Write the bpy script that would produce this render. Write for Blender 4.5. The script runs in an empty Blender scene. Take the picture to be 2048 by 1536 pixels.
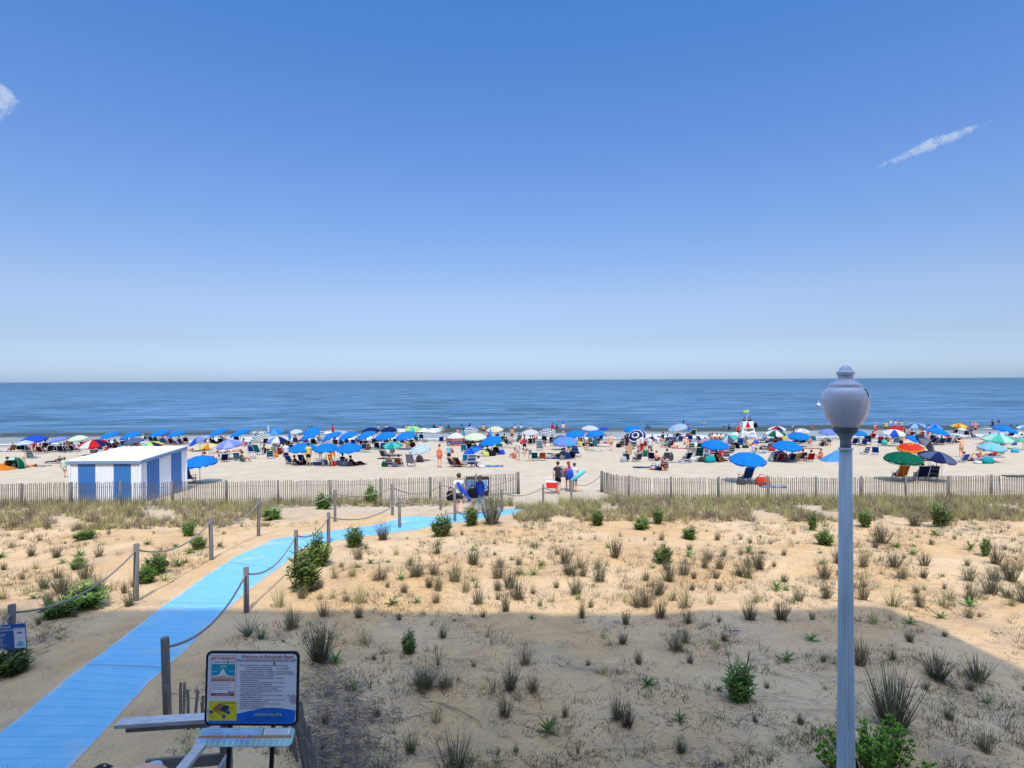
import bpy, bmesh, math, random
from mathutils import Vector, Matrix, noise
R = math.radians
scene = bpy.context.scene
COL = scene.collection
# ---------------------------------------------------------------- camera
CAM_Z, F = 6.5, 1200.0                      # eye height, focal length in photo pixels (2048 wide)
PITCH, ROLL = math.atan(8 / F), 10 / 2048
fwd = Vector((0, math.cos(PITCH), -math.sin(PITCH)))
rgt = Vector((math.cos(ROLL), 0, -math.sin(ROLL)))
rgt = (rgt - fwd * rgt.dot(fwd)).normalized()
upv = rgt.cross(fwd)
cam_data = bpy.data.cameras.new('camera')
cam = bpy.data.objects.new('camera', cam_data); COL.objects.link(cam)
cam_data.sensor_width = 36; cam_data.lens = 36 * F / 2048
cam_data.clip_start = 0.05; cam_data.clip_end = 80000
m3 = Matrix((rgt, upv, -fwd)).transposed()
cam.matrix_world = Matrix.Translation((0, 0, CAM_Z)) @ m3.to_4x4()
scene.camera = cam
# ---------------------------------------------------------------- light
SUN_EL = 58.0
SH = Vector((-0.12, 1.0)).normalized()      # direction shadows fall on the ground
sun_dir = Vector((SH.x * math.cos(R(SUN_EL)), SH.y * math.cos(R(SUN_EL)), -math.sin(R(SUN_EL))))
sd = bpy.data.lights.new('sun', 'SUN'); sd.energy = 2.15; sd.angle = R(0.6); sd.color = (1.0, 0.95, 0.87)
sun = bpy.data.objects.new('sun', sd); COL.objects.link(sun)
sun.rotation_euler = (-sun_dir).to_track_quat('Z', 'Y').to_euler()
w = bpy.data.worlds.new('World'); scene.world = w; w.use_nodes = True
nt = w.node_tree; nt.nodes.clear()
out = nt.nodes.new('ShaderNodeOutputWorld'); bg = nt.nodes.new('ShaderNodeBackground')
sky = nt.nodes.new('ShaderNodeTexSky'); sky.sky_type = 'NISHITA'; sky.sun_disc = False
sky.sun_elevation = R(SUN_EL); sky.sun_rotation = math.atan2(-SH.x, -SH.y)
sky.air_density = 1.0; sky.dust_density = 0.6; sky.ozone_density = 3.0; sky.altitude = 0
bg.inputs['Strength'].default_value = 0.15
def wn(t): return nt.nodes.new(t)
def wmath(op, a, b=None):
    n = wn('ShaderNodeMath'); n.operation = op
    for i, v in enumerate((a, b)):
        if v is None: continue
        if isinstance(v, (int, float)): n.inputs[i].default_value = v
        else: nt.links.new(v, n.inputs[i])
    return n.outputs[0]
tc = wn('ShaderNodeTexCoord')
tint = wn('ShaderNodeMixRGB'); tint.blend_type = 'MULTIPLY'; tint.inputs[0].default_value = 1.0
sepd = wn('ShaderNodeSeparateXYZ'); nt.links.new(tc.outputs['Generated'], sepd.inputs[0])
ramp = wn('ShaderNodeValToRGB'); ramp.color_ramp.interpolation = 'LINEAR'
SKYT = [(0.0, (.32, .43, .70)), (0.065, (.345, .365, .48)), (0.132, (.43, .425, .49)), (0.29, (.40, .48, .62)), (0.56, (.27, .52, .78)), (0.74, (1.5, 1.45, 1.4)), (0.95, (3.7, 3.65, 3.55))]  # top stops brighten the unseen overhead sky, added as fill for the shaded sand
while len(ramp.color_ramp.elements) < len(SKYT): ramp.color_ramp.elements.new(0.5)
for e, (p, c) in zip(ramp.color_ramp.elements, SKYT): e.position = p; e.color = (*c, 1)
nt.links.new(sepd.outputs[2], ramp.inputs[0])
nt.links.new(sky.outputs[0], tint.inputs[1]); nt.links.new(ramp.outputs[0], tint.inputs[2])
# two small wisps of cloud, as directions on the sky
def sky_dir(px, py): return (fwd + rgt * ((px - 1024) / F) + upv * ((768 - py) / F)).normalized()
def wisp(pa, pb, width, gain):
    a, b = sky_dir(*pa), sky_dir(*pb); mid = ((a + b) / 2).normalized()
    ax = (b - a); L = ax.length / 2; ax = ax.normalized(); up2 = mid.cross(ax).normalized()
    def dot(v, scale):
        n = wn('ShaderNodeVectorMath'); n.operation = 'DOT_PRODUCT'
        nt.links.new(tc.outputs['Generated'], n.inputs[0]); n.inputs[1].default_value = v
        return wmath('MULTIPLY', wmath('SUBTRACT', n.outputs['Value'], mid.dot(v)), 1 / scale)
    no = wn('ShaderNodeTexNoise'); no.inputs['Scale'].default_value = 75; no.inputs['Detail'].default_value = 9; no.inputs['Roughness'].default_value = 0.66; no.inputs['Distortion'].default_value = 0.4
    nt.links.new(tc.outputs['Generated'], no.inputs[0])
    u, v = dot(ax, L), dot(up2, width)
    d = wmath('ADD', wmath('POWER', wmath('ABSOLUTE', u), 2.2), wmath('POWER', wmath('ABSOLUTE', v), 2.0))
    body = wmath('SUBTRACT', 1.0, d)
    t = wmath('ADD', wmath('MULTIPLY', body, 0.32), wmath('SUBTRACT', no.outputs[0], 0.61))
    t = wmath('MINIMUM', wmath('MAXIMUM', wmath('MULTIPLY', t, gain), 0.0), 0.55)
    n = wn('ShaderNodeVectorMath'); n.operation = 'DOT_PRODUCT'; nt.links.new(tc.outputs['Generated'], n.inputs[0]); n.inputs[1].default_value = mid
    return wmath('MULTIPLY', t, wmath('GREATER_THAN', n.outputs['Value'], 0.97))
c1 = wisp((1735, 340), (2000, 236), 0.0078, 2.2)
c3 = wisp((1836, 305), (1900, 270), 0.0095, 2.4)
c2 = wisp((-30, 165), (46, 214), 0.013, 2.6)
c4 = wisp((-26, 250), (10, 180), 0.015, 2.2)
cl = wmath('MAXIMUM', wmath('MAXIMUM', c1, c3), wmath('MAXIMUM', c2, c4))
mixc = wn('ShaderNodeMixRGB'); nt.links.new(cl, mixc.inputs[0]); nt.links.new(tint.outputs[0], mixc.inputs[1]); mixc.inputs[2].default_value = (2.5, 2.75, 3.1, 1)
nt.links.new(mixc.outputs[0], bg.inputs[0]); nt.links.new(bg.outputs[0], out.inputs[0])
scene.view_settings.view_transform = 'Standard'; scene.view_settings.look = 'None'
scene.view_settings.exposure = 0.9; scene.view_settings.gamma = 1
# ---------------------------------------------------------------- ground
PROF = [(-60, 2.0), (7, 1.85), (10, 1.78), (15, 1.62), (20, 1.3), (25, .75), (30, .25), (34, .05), (40, 0), (60, -.40),
        (75, -.95), (83, -1.3), (100, -2.1), (130, -3.4), (400, -6), (900, -8)]
def prof1(y):
    for (a, za), (b, zb) in zip(PROF, PROF[1:]):
        if y <= b: return za + (zb - za) * (y - a) / (b - a)
    return PROF[-1][1]
def sy(x, y): return y + max(0.0, -x - 20) * 0.10
SEA = -1.0
MATL = [(-161, 1600), (16, 1453), (139, 1351), (209, 1303), (287, 1243), (352, 1193), (410, 1152), (469, 1114), (516, 1093), (548, 1078), (600, 1071), (676, 1060), (752, 1049), (863, 1034), (930, 1026), (1007, 1019), (1040, 1017)]
MATR = [(83, 1600), (218, 1453), (299, 1365), (372, 1300), (424, 1246), (482, 1194), (528, 1156), (565, 1131), (590, 1110), (606, 1096), (640, 1088), (700, 1079), (770, 1067), (870, 1052), (935, 1042), (1012, 1030), (1050, 1022)]
PATHW = [(-5.93, 6.69), (-6.17, 8.16), (-6.39, 9.52), (-6.47, 10.58), (-6.65, 11.93), (-6.81, 13.47), (-6.92, 14.97), (-7.02, 16.61), (-7.04, 17.93), (-7.07, 18.97), (-6.58, 19.55), (-5.73, 20.48), (-4.79, 21.86), (-3.15, 23.97), (-1.94, 25.4), (-0.33, 27.01), (0.49, 27.94)]
def pdist(x, y):
    b = 9.0
    for (x0, y0), (x1, y1) in zip(PATHW, PATHW[1:]):
        dx, dy = x1 - x0, y1 - y0; t = max(0, min(1, ((x - x0) * dx + (y - y0) * dy) / (dx * dx + dy * dy))); b = min(b, math.hypot(x - x0 - dx * t, y - y0 - dy * t))
    return b
def H(x, y):
    Y = sy(x, y)
    z = (prof1(Y - 1.2) + prof1(Y) + prof1(Y + 1.2)) / 3
    if y < 34:
        k = min(1, (34 - y) / 8)
        n = noise.noise(Vector((x * .22, y * .28, 3.1))) * .20
        sm = noise.noise(Vector((x * .8, y * .9, 7.7))) * .095 + noise.noise(Vector((x * 2.3, y * 2.5, 1.7))) * .035
        if x < 3 and y < 32: sm *= max(.06, min(1, (pdist(x, y) - .9) / .9))
        n += sm
        z += n * k
        z += .30 * math.exp(-(((x + 4.9) / 1.7) ** 2 + ((y - 23.9) / 1.0) ** 2))
        if y < 7.2: z = z * max(0, (y - 5.2) / 2) + 1.7 * (1 - max(0, (y - 5.2) / 2)) if y > 5.2 else 1.7
    elif y < 75:
        z += (noise.noise(Vector((x * .35, y * .35, 9))) * .035 + noise.noise(Vector((x * 1.6, y * 1.3, 5))) * .022) * min(1, (75 - y) / 10)
    return z
def ray(px, py): return fwd + rgt * ((px - 1024) / F) + upv * ((768 - py) / F)
def gp(px, py):
    """where the sight line through a photo pixel meets the ground"""
    d = ray(px, py); t = 4.0; step = .25; prev = t
    while t < 400:
        p = Vector((0, 0, CAM_Z)) + d * t
        if p.z <= H(p.x, p.y):
            a, b = prev, t
            for _ in range(18):
                m = (a + b) / 2; p = Vector((0, 0, CAM_Z)) + d * m
                if p.z <= H(p.x, p.y): b = m
                else: a = m
            return Vector((p.x, p.y, H(p.x, p.y)))
        prev = t; t += step
    return Vector((p.x, p.y, -6))
def sp(px, py):
    d = ray(px, py); t = (SEA - CAM_Z) / d.z
    return Vector((d.x * t, d.y * t, SEA))
def at(px, py, Y):
    d = ray(px, py); t = Y / d.y
    return Vector((d.x * t, Y, CAM_Z + d.z * t))
# ---------------------------------------------------------------- helpers
def lin(h):
    h = h.lstrip('#'); v = [int(h[i:i + 2], 16) / 255 for i in (0, 2, 4)]
    return tuple((c / 12.92 if c <= .04045 else ((c + .055) / 1.055) ** 2.4) for c in v)
MC = {}
def mat(name, col, rough=.7, var=.12, scale=6.0, bump=0.0, trans=0.0, metal=0.0, spec=.35):
    key = (name, tuple(col), rough, var, scale, bump, trans)
    if key in MC: return MC[key]
    m = bpy.data.materials.new(name); m.use_nodes = True; t = m.node_tree
    b = t.nodes['Principled BSDF']; b.inputs['Roughness'].default_value = rough; b.inputs['Metallic'].default_value = metal
    b.inputs['Specular IOR Level'].default_value = spec
    c = t.nodes.new('ShaderNodeTexCoord'); n = t.nodes.new('ShaderNodeTexNoise'); n.inputs['Scale'].default_value = scale; n.inputs['Detail'].default_value = 5
    t.links.new(c.outputs['Object'], n.inputs['Vector'])
    oi = t.nodes.new('ShaderNodeObjectInfo')
    mx = t.nodes.new('ShaderNodeMapRange'); mx.inputs[3].default_value = 1 - var; mx.inputs[4].default_value = 1 + var
    mx.inputs[1].default_value = .3; mx.inputs[2].default_value = .7; t.links.new(n.outputs[0], mx.inputs[0])
    h = t.nodes.new('ShaderNodeHueSaturation'); h.inputs['Color'].default_value = (*col, 1)
    t.links.new(mx.outputs[0], h.inputs['Value'])
    t.links.new(h.outputs[0], b.inputs['Base Color'])
    if bump:
        bp = t.nodes.new('ShaderNodeBump'); bp.inputs['Strength'].default_value = bump; bp.inputs['Distance'].default_value = .02
        t.links.new(n.outputs[0], bp.inputs['Height']); t.links.new(bp.outputs[0], b.inputs['Normal'])
    if trans:
        tr = t.nodes.new('ShaderNodeBsdfTranslucent'); ms = t.nodes.new('ShaderNodeMixShader'); ms.inputs[0].default_value = trans
        t.links.new(h.outputs[0], tr.inputs[0]); t.links.new(b.outputs[0], ms.inputs[1]); t.links.new(tr.outputs[0], ms.inputs[2])
        t.links.new(ms.outputs[0], t.nodes['Material Output'].inputs[0])
    MC[key] = m; return m
PAL = dict(blue='1c88e6', royal='2b57d0', peri='8296e0', periwhite='a9b8ec', white='e8eae8', cream='e9e0b8', mint='c0ecd8', red='d8282a', navy='222b5c', green='0c6a4c',
           teal='1aa3a8', lightteal='5ccdb4', lime='cfe56a', yellow='ecd84a', orange='f08a24', coral='f08468', grey='83858c', darkgrey='3f4147', black='1d1e22',
           maroon='7c2230', purple='6b3fa0', pink='e98aa8', lightblue='9cc8ea', aqua='7fd8e4', cyan='36b4dc', tan='c9a273', brown='6a4630', khaki='b5a078',
           skyblue='5aa6e6', slate='5f6d8c', darkgreen='1b4d3a', magenta='a8386c', silver='b9c0c8', purplered='5a3348', chairblue='1f5fae', beige='d9cbb0',
           steelblue='3d6fa8', rust='b4532a', palegreen='dff0c8', bluegrey='7ca0c0', redorange='e8452c')
def pal(c): return lin(PAL[c])
def fab(c, trans=0.0): return mat(c + '_cloth', tuple(v * .66 for v in pal(c)), .8, .08, 4, trans=trans, spec=.08)
def mesh_obj(name, bm, mats, parent=None, smooth=False):
    me = bpy.data.meshes.new(name); bm.to_mesh(me); bm.free()
    if not isinstance(mats, (list, tuple)): mats = [mats]
    for m in mats: me.materials.append(m)
    if smooth: me.polygons.foreach_set('use_smooth', [True] * len(me.polygons))
    o = bpy.data.objects.new(name, me); COL.objects.link(o)
    if parent: o.parent = parent
    return o
def inst(name, me, parent=None, loc=None, rot=None, scale=None, mats=None):
    o = bpy.data.objects.new(name, me); COL.objects.link(o)
    if parent: o.parent = parent
    if loc is not None: o.location = loc
    if rot is not None: o.rotation_euler = rot
    if scale is not None: o.scale = scale
    if mats:
        for i, m in enumerate(mats):
            if i < len(o.material_slots): o.material_slots[i].link = 'OBJECT'; o.material_slots[i].material = m
    return o
def empty(name, loc, rz=0):
    o = bpy.data.objects.new(name, None); COL.objects.link(o); o.location = loc; o.rotation_euler = (0, 0, rz); o.empty_display_size = .1
    return o
def tag(o, label=None, cat=None, group=None, kind=None):
    if label: o['label'] = label
    if cat: o['category'] = cat
    if group: o['group'] = group
    if kind: o['kind'] = kind
    return o
def box(bm, x0, x1, y0, y1, z0, z1, mi=0, M=None):
    vs = [bm.verts.new((x, y, z)) for z in (z0, z1) for x, y in ((x0, y0), (x1, y0), (x1, y1), (x0, y1))]
    if M is not None:
        for v in vs: v.co = M @ v.co
    for f in ((3, 2, 1, 0), (4, 5, 6, 7), (0, 1, 5, 4), (1, 2, 6, 5), (2, 3, 7, 6), (3, 0, 4, 7)):
        fa = bm.faces.new([vs[i] for i in f]); fa.material_index = mi
def tube(bm, pts, rad, n=6, mi=0, cap=True):
    pts = [Vector(p) for p in pts]
    if not isinstance(rad, (list, tuple)): rad = [rad] * len(pts)
    rings = []; ref = None
    for i, p in enumerate(pts):
        d = (pts[min(i + 1, len(pts) - 1)] - pts[max(i - 1, 0)])
        d = d.normalized() if d.length > 1e-9 else Vector((0, 0, 1))
        if ref is None: ref = Vector((1, 0, 0)) if abs(d.x) < .8 else Vector((0, 1, 0))
        a = (ref - d * ref.dot(d)).normalized(); b = d.cross(a); ref = a
        rings.append([bm.verts.new(p + (a * math.cos(2 * math.pi * k / n) + b * math.sin(2 * math.pi * k / n)) * rad[i]) for k in range(n)])
    for r0, r1 in zip(rings, rings[1:]):
        for k in range(n):
            f = bm.faces.new((r0[k], r0[(k + 1) % n], r1[(k + 1) % n], r1[k])); f.material_index = mi; f.smooth = True
    if cap:
        for r in (rings[0][::-1], rings[-1]):
            f = bm.faces.new(r); f.material_index = mi
def bar(bm, a, b, wx, wz, mi=0):
    """rectangular bar from a to b, wx wide (horizontal), wz deep"""
    a, b = Vector(a), Vector(b); d = (b - a).normalized()
    s = d.cross(Vector((0, 0, 1))) if abs(d.z) < .85 else Vector((1, 0, 0)) - d * d.x
    s = s.normalized()
    t = s.cross(d).normalized()
    vs = [bm.verts.new(p + s * i * wx / 2 + t * j * wz / 2) for p in (a, b) for i, j in ((-1, -1), (1, -1), (1, 1), (-1, 1))]
    for f in ((3, 2, 1, 0), (4, 5, 6, 7), (0, 1, 5, 4), (1, 2, 6, 5), (2, 3, 7, 6), (3, 0, 4, 7)):
        fa = bm.faces.new([vs[i] for i in f]); fa.material_index = mi
def lathe(bm, prof, n=40, fl=None, mi=0):
    rings = []
    for r, z in prof:
        ring = []
        for k in range(n):
            rr = r
            if fl: rr = r * (1 - fl[1] * (0.5 - 0.5 * math.cos(fl[0] * 2 * math.pi * k / n)) ** .6)
            ring.append(bm.verts.new((rr * math.cos(2 * math.pi * k / n), rr * math.sin(2 * math.pi * k / n), z)))
        rings.append(ring)
    for r0, r1 in zip(rings, rings[1:]):
        for k in range(n):
            f = bm.faces.new((r0[k], r0[(k + 1) % n], r1[(k + 1) % n], r1[k])); f.smooth = True; f.material_index = mi
    bm.faces.new(rings[0][::-1]); bm.faces.new(rings[-1])
def sphere(bm, c, r, seg=10, rng=7, mi=0, M=None):
    rx, ry, rz = (r, r, r) if isinstance(r, (int, float)) else r
    mtx = Matrix.Translation(c) @ (M or Matrix()) @ Matrix.Diagonal((rx, ry, rz, 1))
    res = bmesh.ops.create_uvsphere(bm, u_segments=seg, v_segments=rng, radius=1, matrix=mtx)
    for v in res['verts']:
        for f in v.link_faces: f.material_index = mi; f.smooth = True
# ---------------------------------------------------------------- setting: ground
class NT:
    def __init__(s, name):
        s.m = bpy.data.materials.new(name); s.m.use_nodes = True; s.t = s.m.node_tree
        s.b = s.t.nodes['Principled BSDF']; s.o = s.t.nodes['Material Output']
        s.geo = s.t.nodes.new('ShaderNodeNewGeometry'); s.pos = s.geo.outputs['Position']
        sx = s.t.nodes.new('ShaderNodeSeparateXYZ'); s.t.links.new(s.pos, sx.inputs[0]); s.x, s.y, s.z = sx.outputs
    def put(s, sock, v):
        if isinstance(v, (int, float)): sock.default_value = v
        elif isinstance(v, tuple): sock.default_value = (*v, 1) if len(v) == 3 and len(sock.default_value) == 4 else v
        else: s.t.links.new(v, sock)
    def math(s, op, a, b=None, c=None):
        n = s.t.nodes.new('ShaderNodeMath'); n.operation = op
        for i, v in enumerate((a, b, c)):
            if v is not None: s.put(n.inputs[i], v)
        return n.outputs[0]
    def scaled(s, v):
        n = s.t.nodes.new('ShaderNodeVectorMath'); n.operation = 'MULTIPLY'; s.put(n.inputs[0], s.pos); n.inputs[1].default_value = v; return n.outputs[0]
    def noise(s, sc, det=6, ro=.55, vec=None, dist=0):
        n = s.t.nodes.new('ShaderNodeTexNoise'); n.inputs['Scale'].default_value = sc; n.inputs['Detail'].default_value = det; n.inputs['Roughness'].default_value = ro
        n.inputs['Distortion'].default_value = dist
        s.put(n.inputs['Vector'], vec if vec is not None else s.pos); return n.outputs[0]
    def ramp(s, v, a, b, lo=0.0, hi=1.0):
        n = s.t.nodes.new('ShaderNodeMapRange'); n.interpolation_type = 'SMOOTHSTEP'
        s.put(n.inputs[0], v); n.inputs[1].default_value = a; n.inputs[2].default_value = b; n.inputs[3].default_value = lo; n.inputs[4].default_value = hi; return n.outputs[0]
    def mix(s, f, a, b, mode='MIX'):
        n = s.t.nodes.new('ShaderNodeMixRGB'); n.blend_type = mode
        s.put(n.inputs[0], f); s.put(n.inputs[1], a); s.put(n.inputs[2], b); return n.outputs[0]
    def bump(s, h, st, dist, nrm=None):
        n = s.t.nodes.new('ShaderNodeBump'); n.inputs['Strength'].default_value = st; n.inputs['Distance'].default_value = dist
        s.put(n.inputs['Height'], h)
        if nrm is not None: s.put(n.inputs['Normal'], nrm)
        return n.outputs[0]
g = NT('sand')
big = g.noise(.35, 4); mid = g.noise(2.2, 6); fine = g.noise(22, 5, .7); grit = g.noise(60, 4, .8)
dune = g.mix(g.ramp(mid, .35, .68), (.56, .35, .155), (.465, .288, .13))
dune = g.mix(g.ramp(big, .4, .65), dune, (.59, .40, .21))
beach = g.mix(g.ramp(g.noise(.8, 5), .35, .65), (.455, .370, .250), (.41, .328, .218))
yy = g.math('ADD', g.y, g.math('MULTIPLY', g.math('SUBTRACT', g.noise(.5, 3), .5), 6))
colr = g.mix(g.ramp(yy, 21, 31), dune, beach)
near = g.ramp(g.y, 40, 26)
clm = g.ramp(g.noise(1.3, 4, .6), .40, .62)
gr = g.math('MULTIPLY', g.math('MULTIPLY', g.ramp(grit, .52, .62), near), g.math('ADD', .35, g.math('MULTIPLY', clm, .65)))
colr = g.mix(g.math('MULTIPLY', gr, .62), colr, (.17, .135, .10))
colr = g.mix(g.math('MULTIPLY', g.math('MULTIPLY', g.ramp(g.noise(48, 2, .6), .60, .70), near), .5), colr, (.66, .38, .17))
colr = g.mix(g.math('MULTIPLY', g.math('MULTIPLY', g.ramp(g.noise(40, 2, .5), .715, .74), near), .8), colr, (.72, .68, .62))
spk = g.math('MULTIPLY', g.math('MULTIPLY', g.ramp(g.noise(24, 3, .6), .60, .68), near), g.math('ADD', .3, g.math('MULTIPLY', clm, .6)))
colr = g.mix(spk, colr, (.13, .105, .08))
colr = g.mix(g.math('MULTIPLY', g.math('MULTIPLY', g.ramp(g.noise(13, 4, .7), .55, .66), near), .35), colr, (.62, .36, .16))
colr = g.mix(g.math('MULTIPLY', g.math('MULTIPLY', g.ramp(g.noise(.9, 6, .7), .52, .66), near), .38), colr, (.28, .225, .165))
# damp and wet sand towards the water
wet = g.ramp(g.math('ADD', g.z, g.math('MULTIPLY', g.math('SUBTRACT', g.noise(.25, 4), .5), .18)), -.74, -.93)
colr = g.mix(wet, colr, (.235, .19, .145))
# footprints: small dents on the dry beach
vo = g.t.nodes.new('ShaderNodeTexVoronoi'); vo.inputs['Scale'].default_value = 2.6; g.t.links.new(g.pos, vo.inputs['Vector'])
foot = g.math('MULTIPLY', g.ramp(vo.outputs['Distance'], .34, .08), g.ramp(g.noise(.3, 3), .42, .56))
g.put(g.b.inputs['Base Color'], colr)
g.put(g.b.inputs['Roughness'], g.math('SUBTRACT', .95, g.math('MULTIPLY', wet, .6)))
g.b.inputs['Specular IOR Level'].default_value = .25
nb = g.bump(g.math('SUBTRACT', g.math('ADD', g.math('MULTIPLY', mid, .6), g.math('MULTIPLY', g.noise(9, 5), .45)), g.math('MULTIPLY', foot, .2)), .55, .08)
nb = g.bump(g.math('ADD', g.math('MULTIPLY', fine, 1.0), g.math('MULTIPLY', grit, .3)), .7, .018, nb)
g.put(g.b.inputs['Normal'], nb)
def axis(segs):
    out_ = []
    for a, b, st in segs:
        n = max(1, round((b - a) / st)); out_ += [a + (b - a) * i / n for i in range(n)]
    return out_ + [segs[-1][1]]
def sheet(name, xs, ys, fz, m):
    verts = [(x, y, fz(x, y)) for y in ys for x in xs]; W = len(xs)
    faces = [(j * W + i, j * W + i + 1, (j + 1) * W + i + 1, (j + 1) * W + i) for j in range(len(ys) - 1) for i in range(W - 1)]
    me = bpy.data.meshes.new(name); me.from_pydata(verts, [], faces); me.materials.append(m)
    me.polygons.foreach_set('use_smooth', [True] * len(faces))
    o = bpy.data.objects.new(name, me); COL.objects.link(o); return o
gx = axis([(-30000, -3000, 9000), (-3000, -300, 900), (-300, -90, 30), (-90, -28, 1), (-28, -14, .35), (-14, 14, .17), (14, 28, .35), (28, 90, 1), (90, 300, 30), (300, 3000, 900), (3000, 30000, 9000)])
gy = axis([(-2000, -100, 500), (-100, 5, 12), (5, 22, .17), (22, 40, .3), (40, 90, .8), (90, 140, 3), (140, 900, 120)])
tag(sheet('ground', gx, gy, H, g.m), kind='structure')
# ---------------------------------------------------------------- setting: sea
s = NT('sea_water')
xs_ = s.math('MAXIMUM', s.math('SUBTRACT', s.math('MULTIPLY', s.x, -1), 20), 0)
sh = s.math('ADD', s.y, s.math('MULTIPLY', xs_, .10))
wob = s.math('MULTIPLY', s.math('SUBTRACT', s.noise(.055, 3, .5, s.scaled((1, .6, 1))), .5), 9)
sw = s.math('ADD', sh, wob)
deep = s.mix(s.ramp(s.y, 220, 900), (.030, .095, .165), (.004, .048, .098))
patchy = s.math('ADD', s.math('MULTIPLY', s.noise(.016, 5, .62, s.scaled((.8, .6, 1)), .8), .5), s.math('MULTIPLY', s.noise(.06, 5, .65, s.scaled((.7, .9, 1)), .8), .5))
deep = s.mix(s.math('MULTIPLY', s.ramp(patchy, .46, .56), .9), deep, (.010, .050, .080))
deep = s.mix(s.math('MULTIPLY', s.ramp(s.noise(.22, 6, .75, s.scaled((.3, .8, 1)), .4), .47, .62), .6), deep, (.13, .25, .35))
shal = s.mix(s.ramp(sw, 84, 86.5), (.24, .235, .20), (.040, .050, .030))
c = s.mix(s.ramp(sw, 90.5, 98), shal, deep)
fo = s.noise(1.1, 7, .7, s.scaled((.45, 1, 1)), .4)
band = s.math('MULTIPLY', s.ramp(sw, 76.5, 78), s.ramp(sw, 81.6, 79.2))
patch = s.ramp(s.noise(.045, 3, .5, s.scaled((1, .2, 1))), .46, .58)
f1 = s.math('MULTIPLY', s.math('MULTIPLY', band, patch), s.ramp(fo, .40, .56))
band2 = s.math('MULTIPLY', s.ramp(sw, 85.6, 86.6), s.ramp(sw, 89.6, 87.4))
patch2 = s.ramp(s.noise(.06, 3, .5, s.scaled((1, .1, 2.7))), .56, .64)
f2 = s.math('MULTIPLY', s.math('MULTIPLY', band2, patch2), s.ramp(fo, .44, .54))
edge = s.math('MULTIPLY', s.ramp(s.z, SEA - .2, SEA + .01), s.math('MULTIPLY', s.ramp(sh, 78.6, 76.8), s.ramp(fo, .38, .6)))
foam = s.math('MINIMUM', s.math('ADD', s.math('ADD', f1, f2), s.math('MULTIPLY', edge, .7)), 1)
c = s.mix(foam, c, (.80, .82, .80))
s.put(s.b.inputs['Base Color'], c)
s.put(s.b.inputs['Roughness'], s.math('ADD', .30, s.math('MULTIPLY', foam, .6)))
s.b.inputs['IOR'].default_value = 1.33; s.b.inputs['Specular IOR Level'].default_value = .22
w1 = s.noise(.55, 5, .6, s.scaled((.45, 1.35, 1)), .3)
w2 = s.noise(.10, 5, .6, s.scaled((.35, 1.5, 1)), .4)
w3 = s.noise(.018, 4, .6, s.scaled((.30, 1.6, 1)), .2)
nb = s.bump(w3, 1.0, s.ramp(s.y, 200, 900, 0.0, 9.0) if False else 5.0)
nb = s.bump(w2, 1.0, 1.3, nb)
nb = s.bump(w1, .8, .28, nb)
s.put(s.b.inputs['Normal'], nb)
def seaz(x, y):
    Y = sy(x, y); z = SEA
    wv = noise.noise(Vector((x * .03, 0, 4)))
    c0 = 88.5 + wv * 5
    z += .60 * (0.55 + .45 * noise.noise(Vector((x * .05, 9, 2)))) * math.exp(-((Y - c0) / (1.3 if Y < c0 else 2.6)) ** 2)
    z += .13 * math.exp(-((Y - 82.5 - wv * 4) / 1.2) ** 2)
    if 84 < y < 420: z += .07 * noise.noise(Vector((x * .13, y * .33, 1))) * min(1, (y - 84) / 10) * max(0, 1 - max(0, y - 300) / 120)
    return z
gx2 = axis([(-60000, -4000, 14000), (-4000, -400, 600), (-400, -110, 15), (-110, 110, .9), (110, 400, 15), (400, 4000, 600), (4000, 60000, 14000)])
gy2 = axis([(60, 76, 4), (76, 96, .35), (96, 150, 1.0), (150, 420, 5), (420, 2000, 160), (2000, 60000, 8000)])
tag(sheet('sea', gx2, gy2, seaz, s.m), kind='structure')
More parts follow.
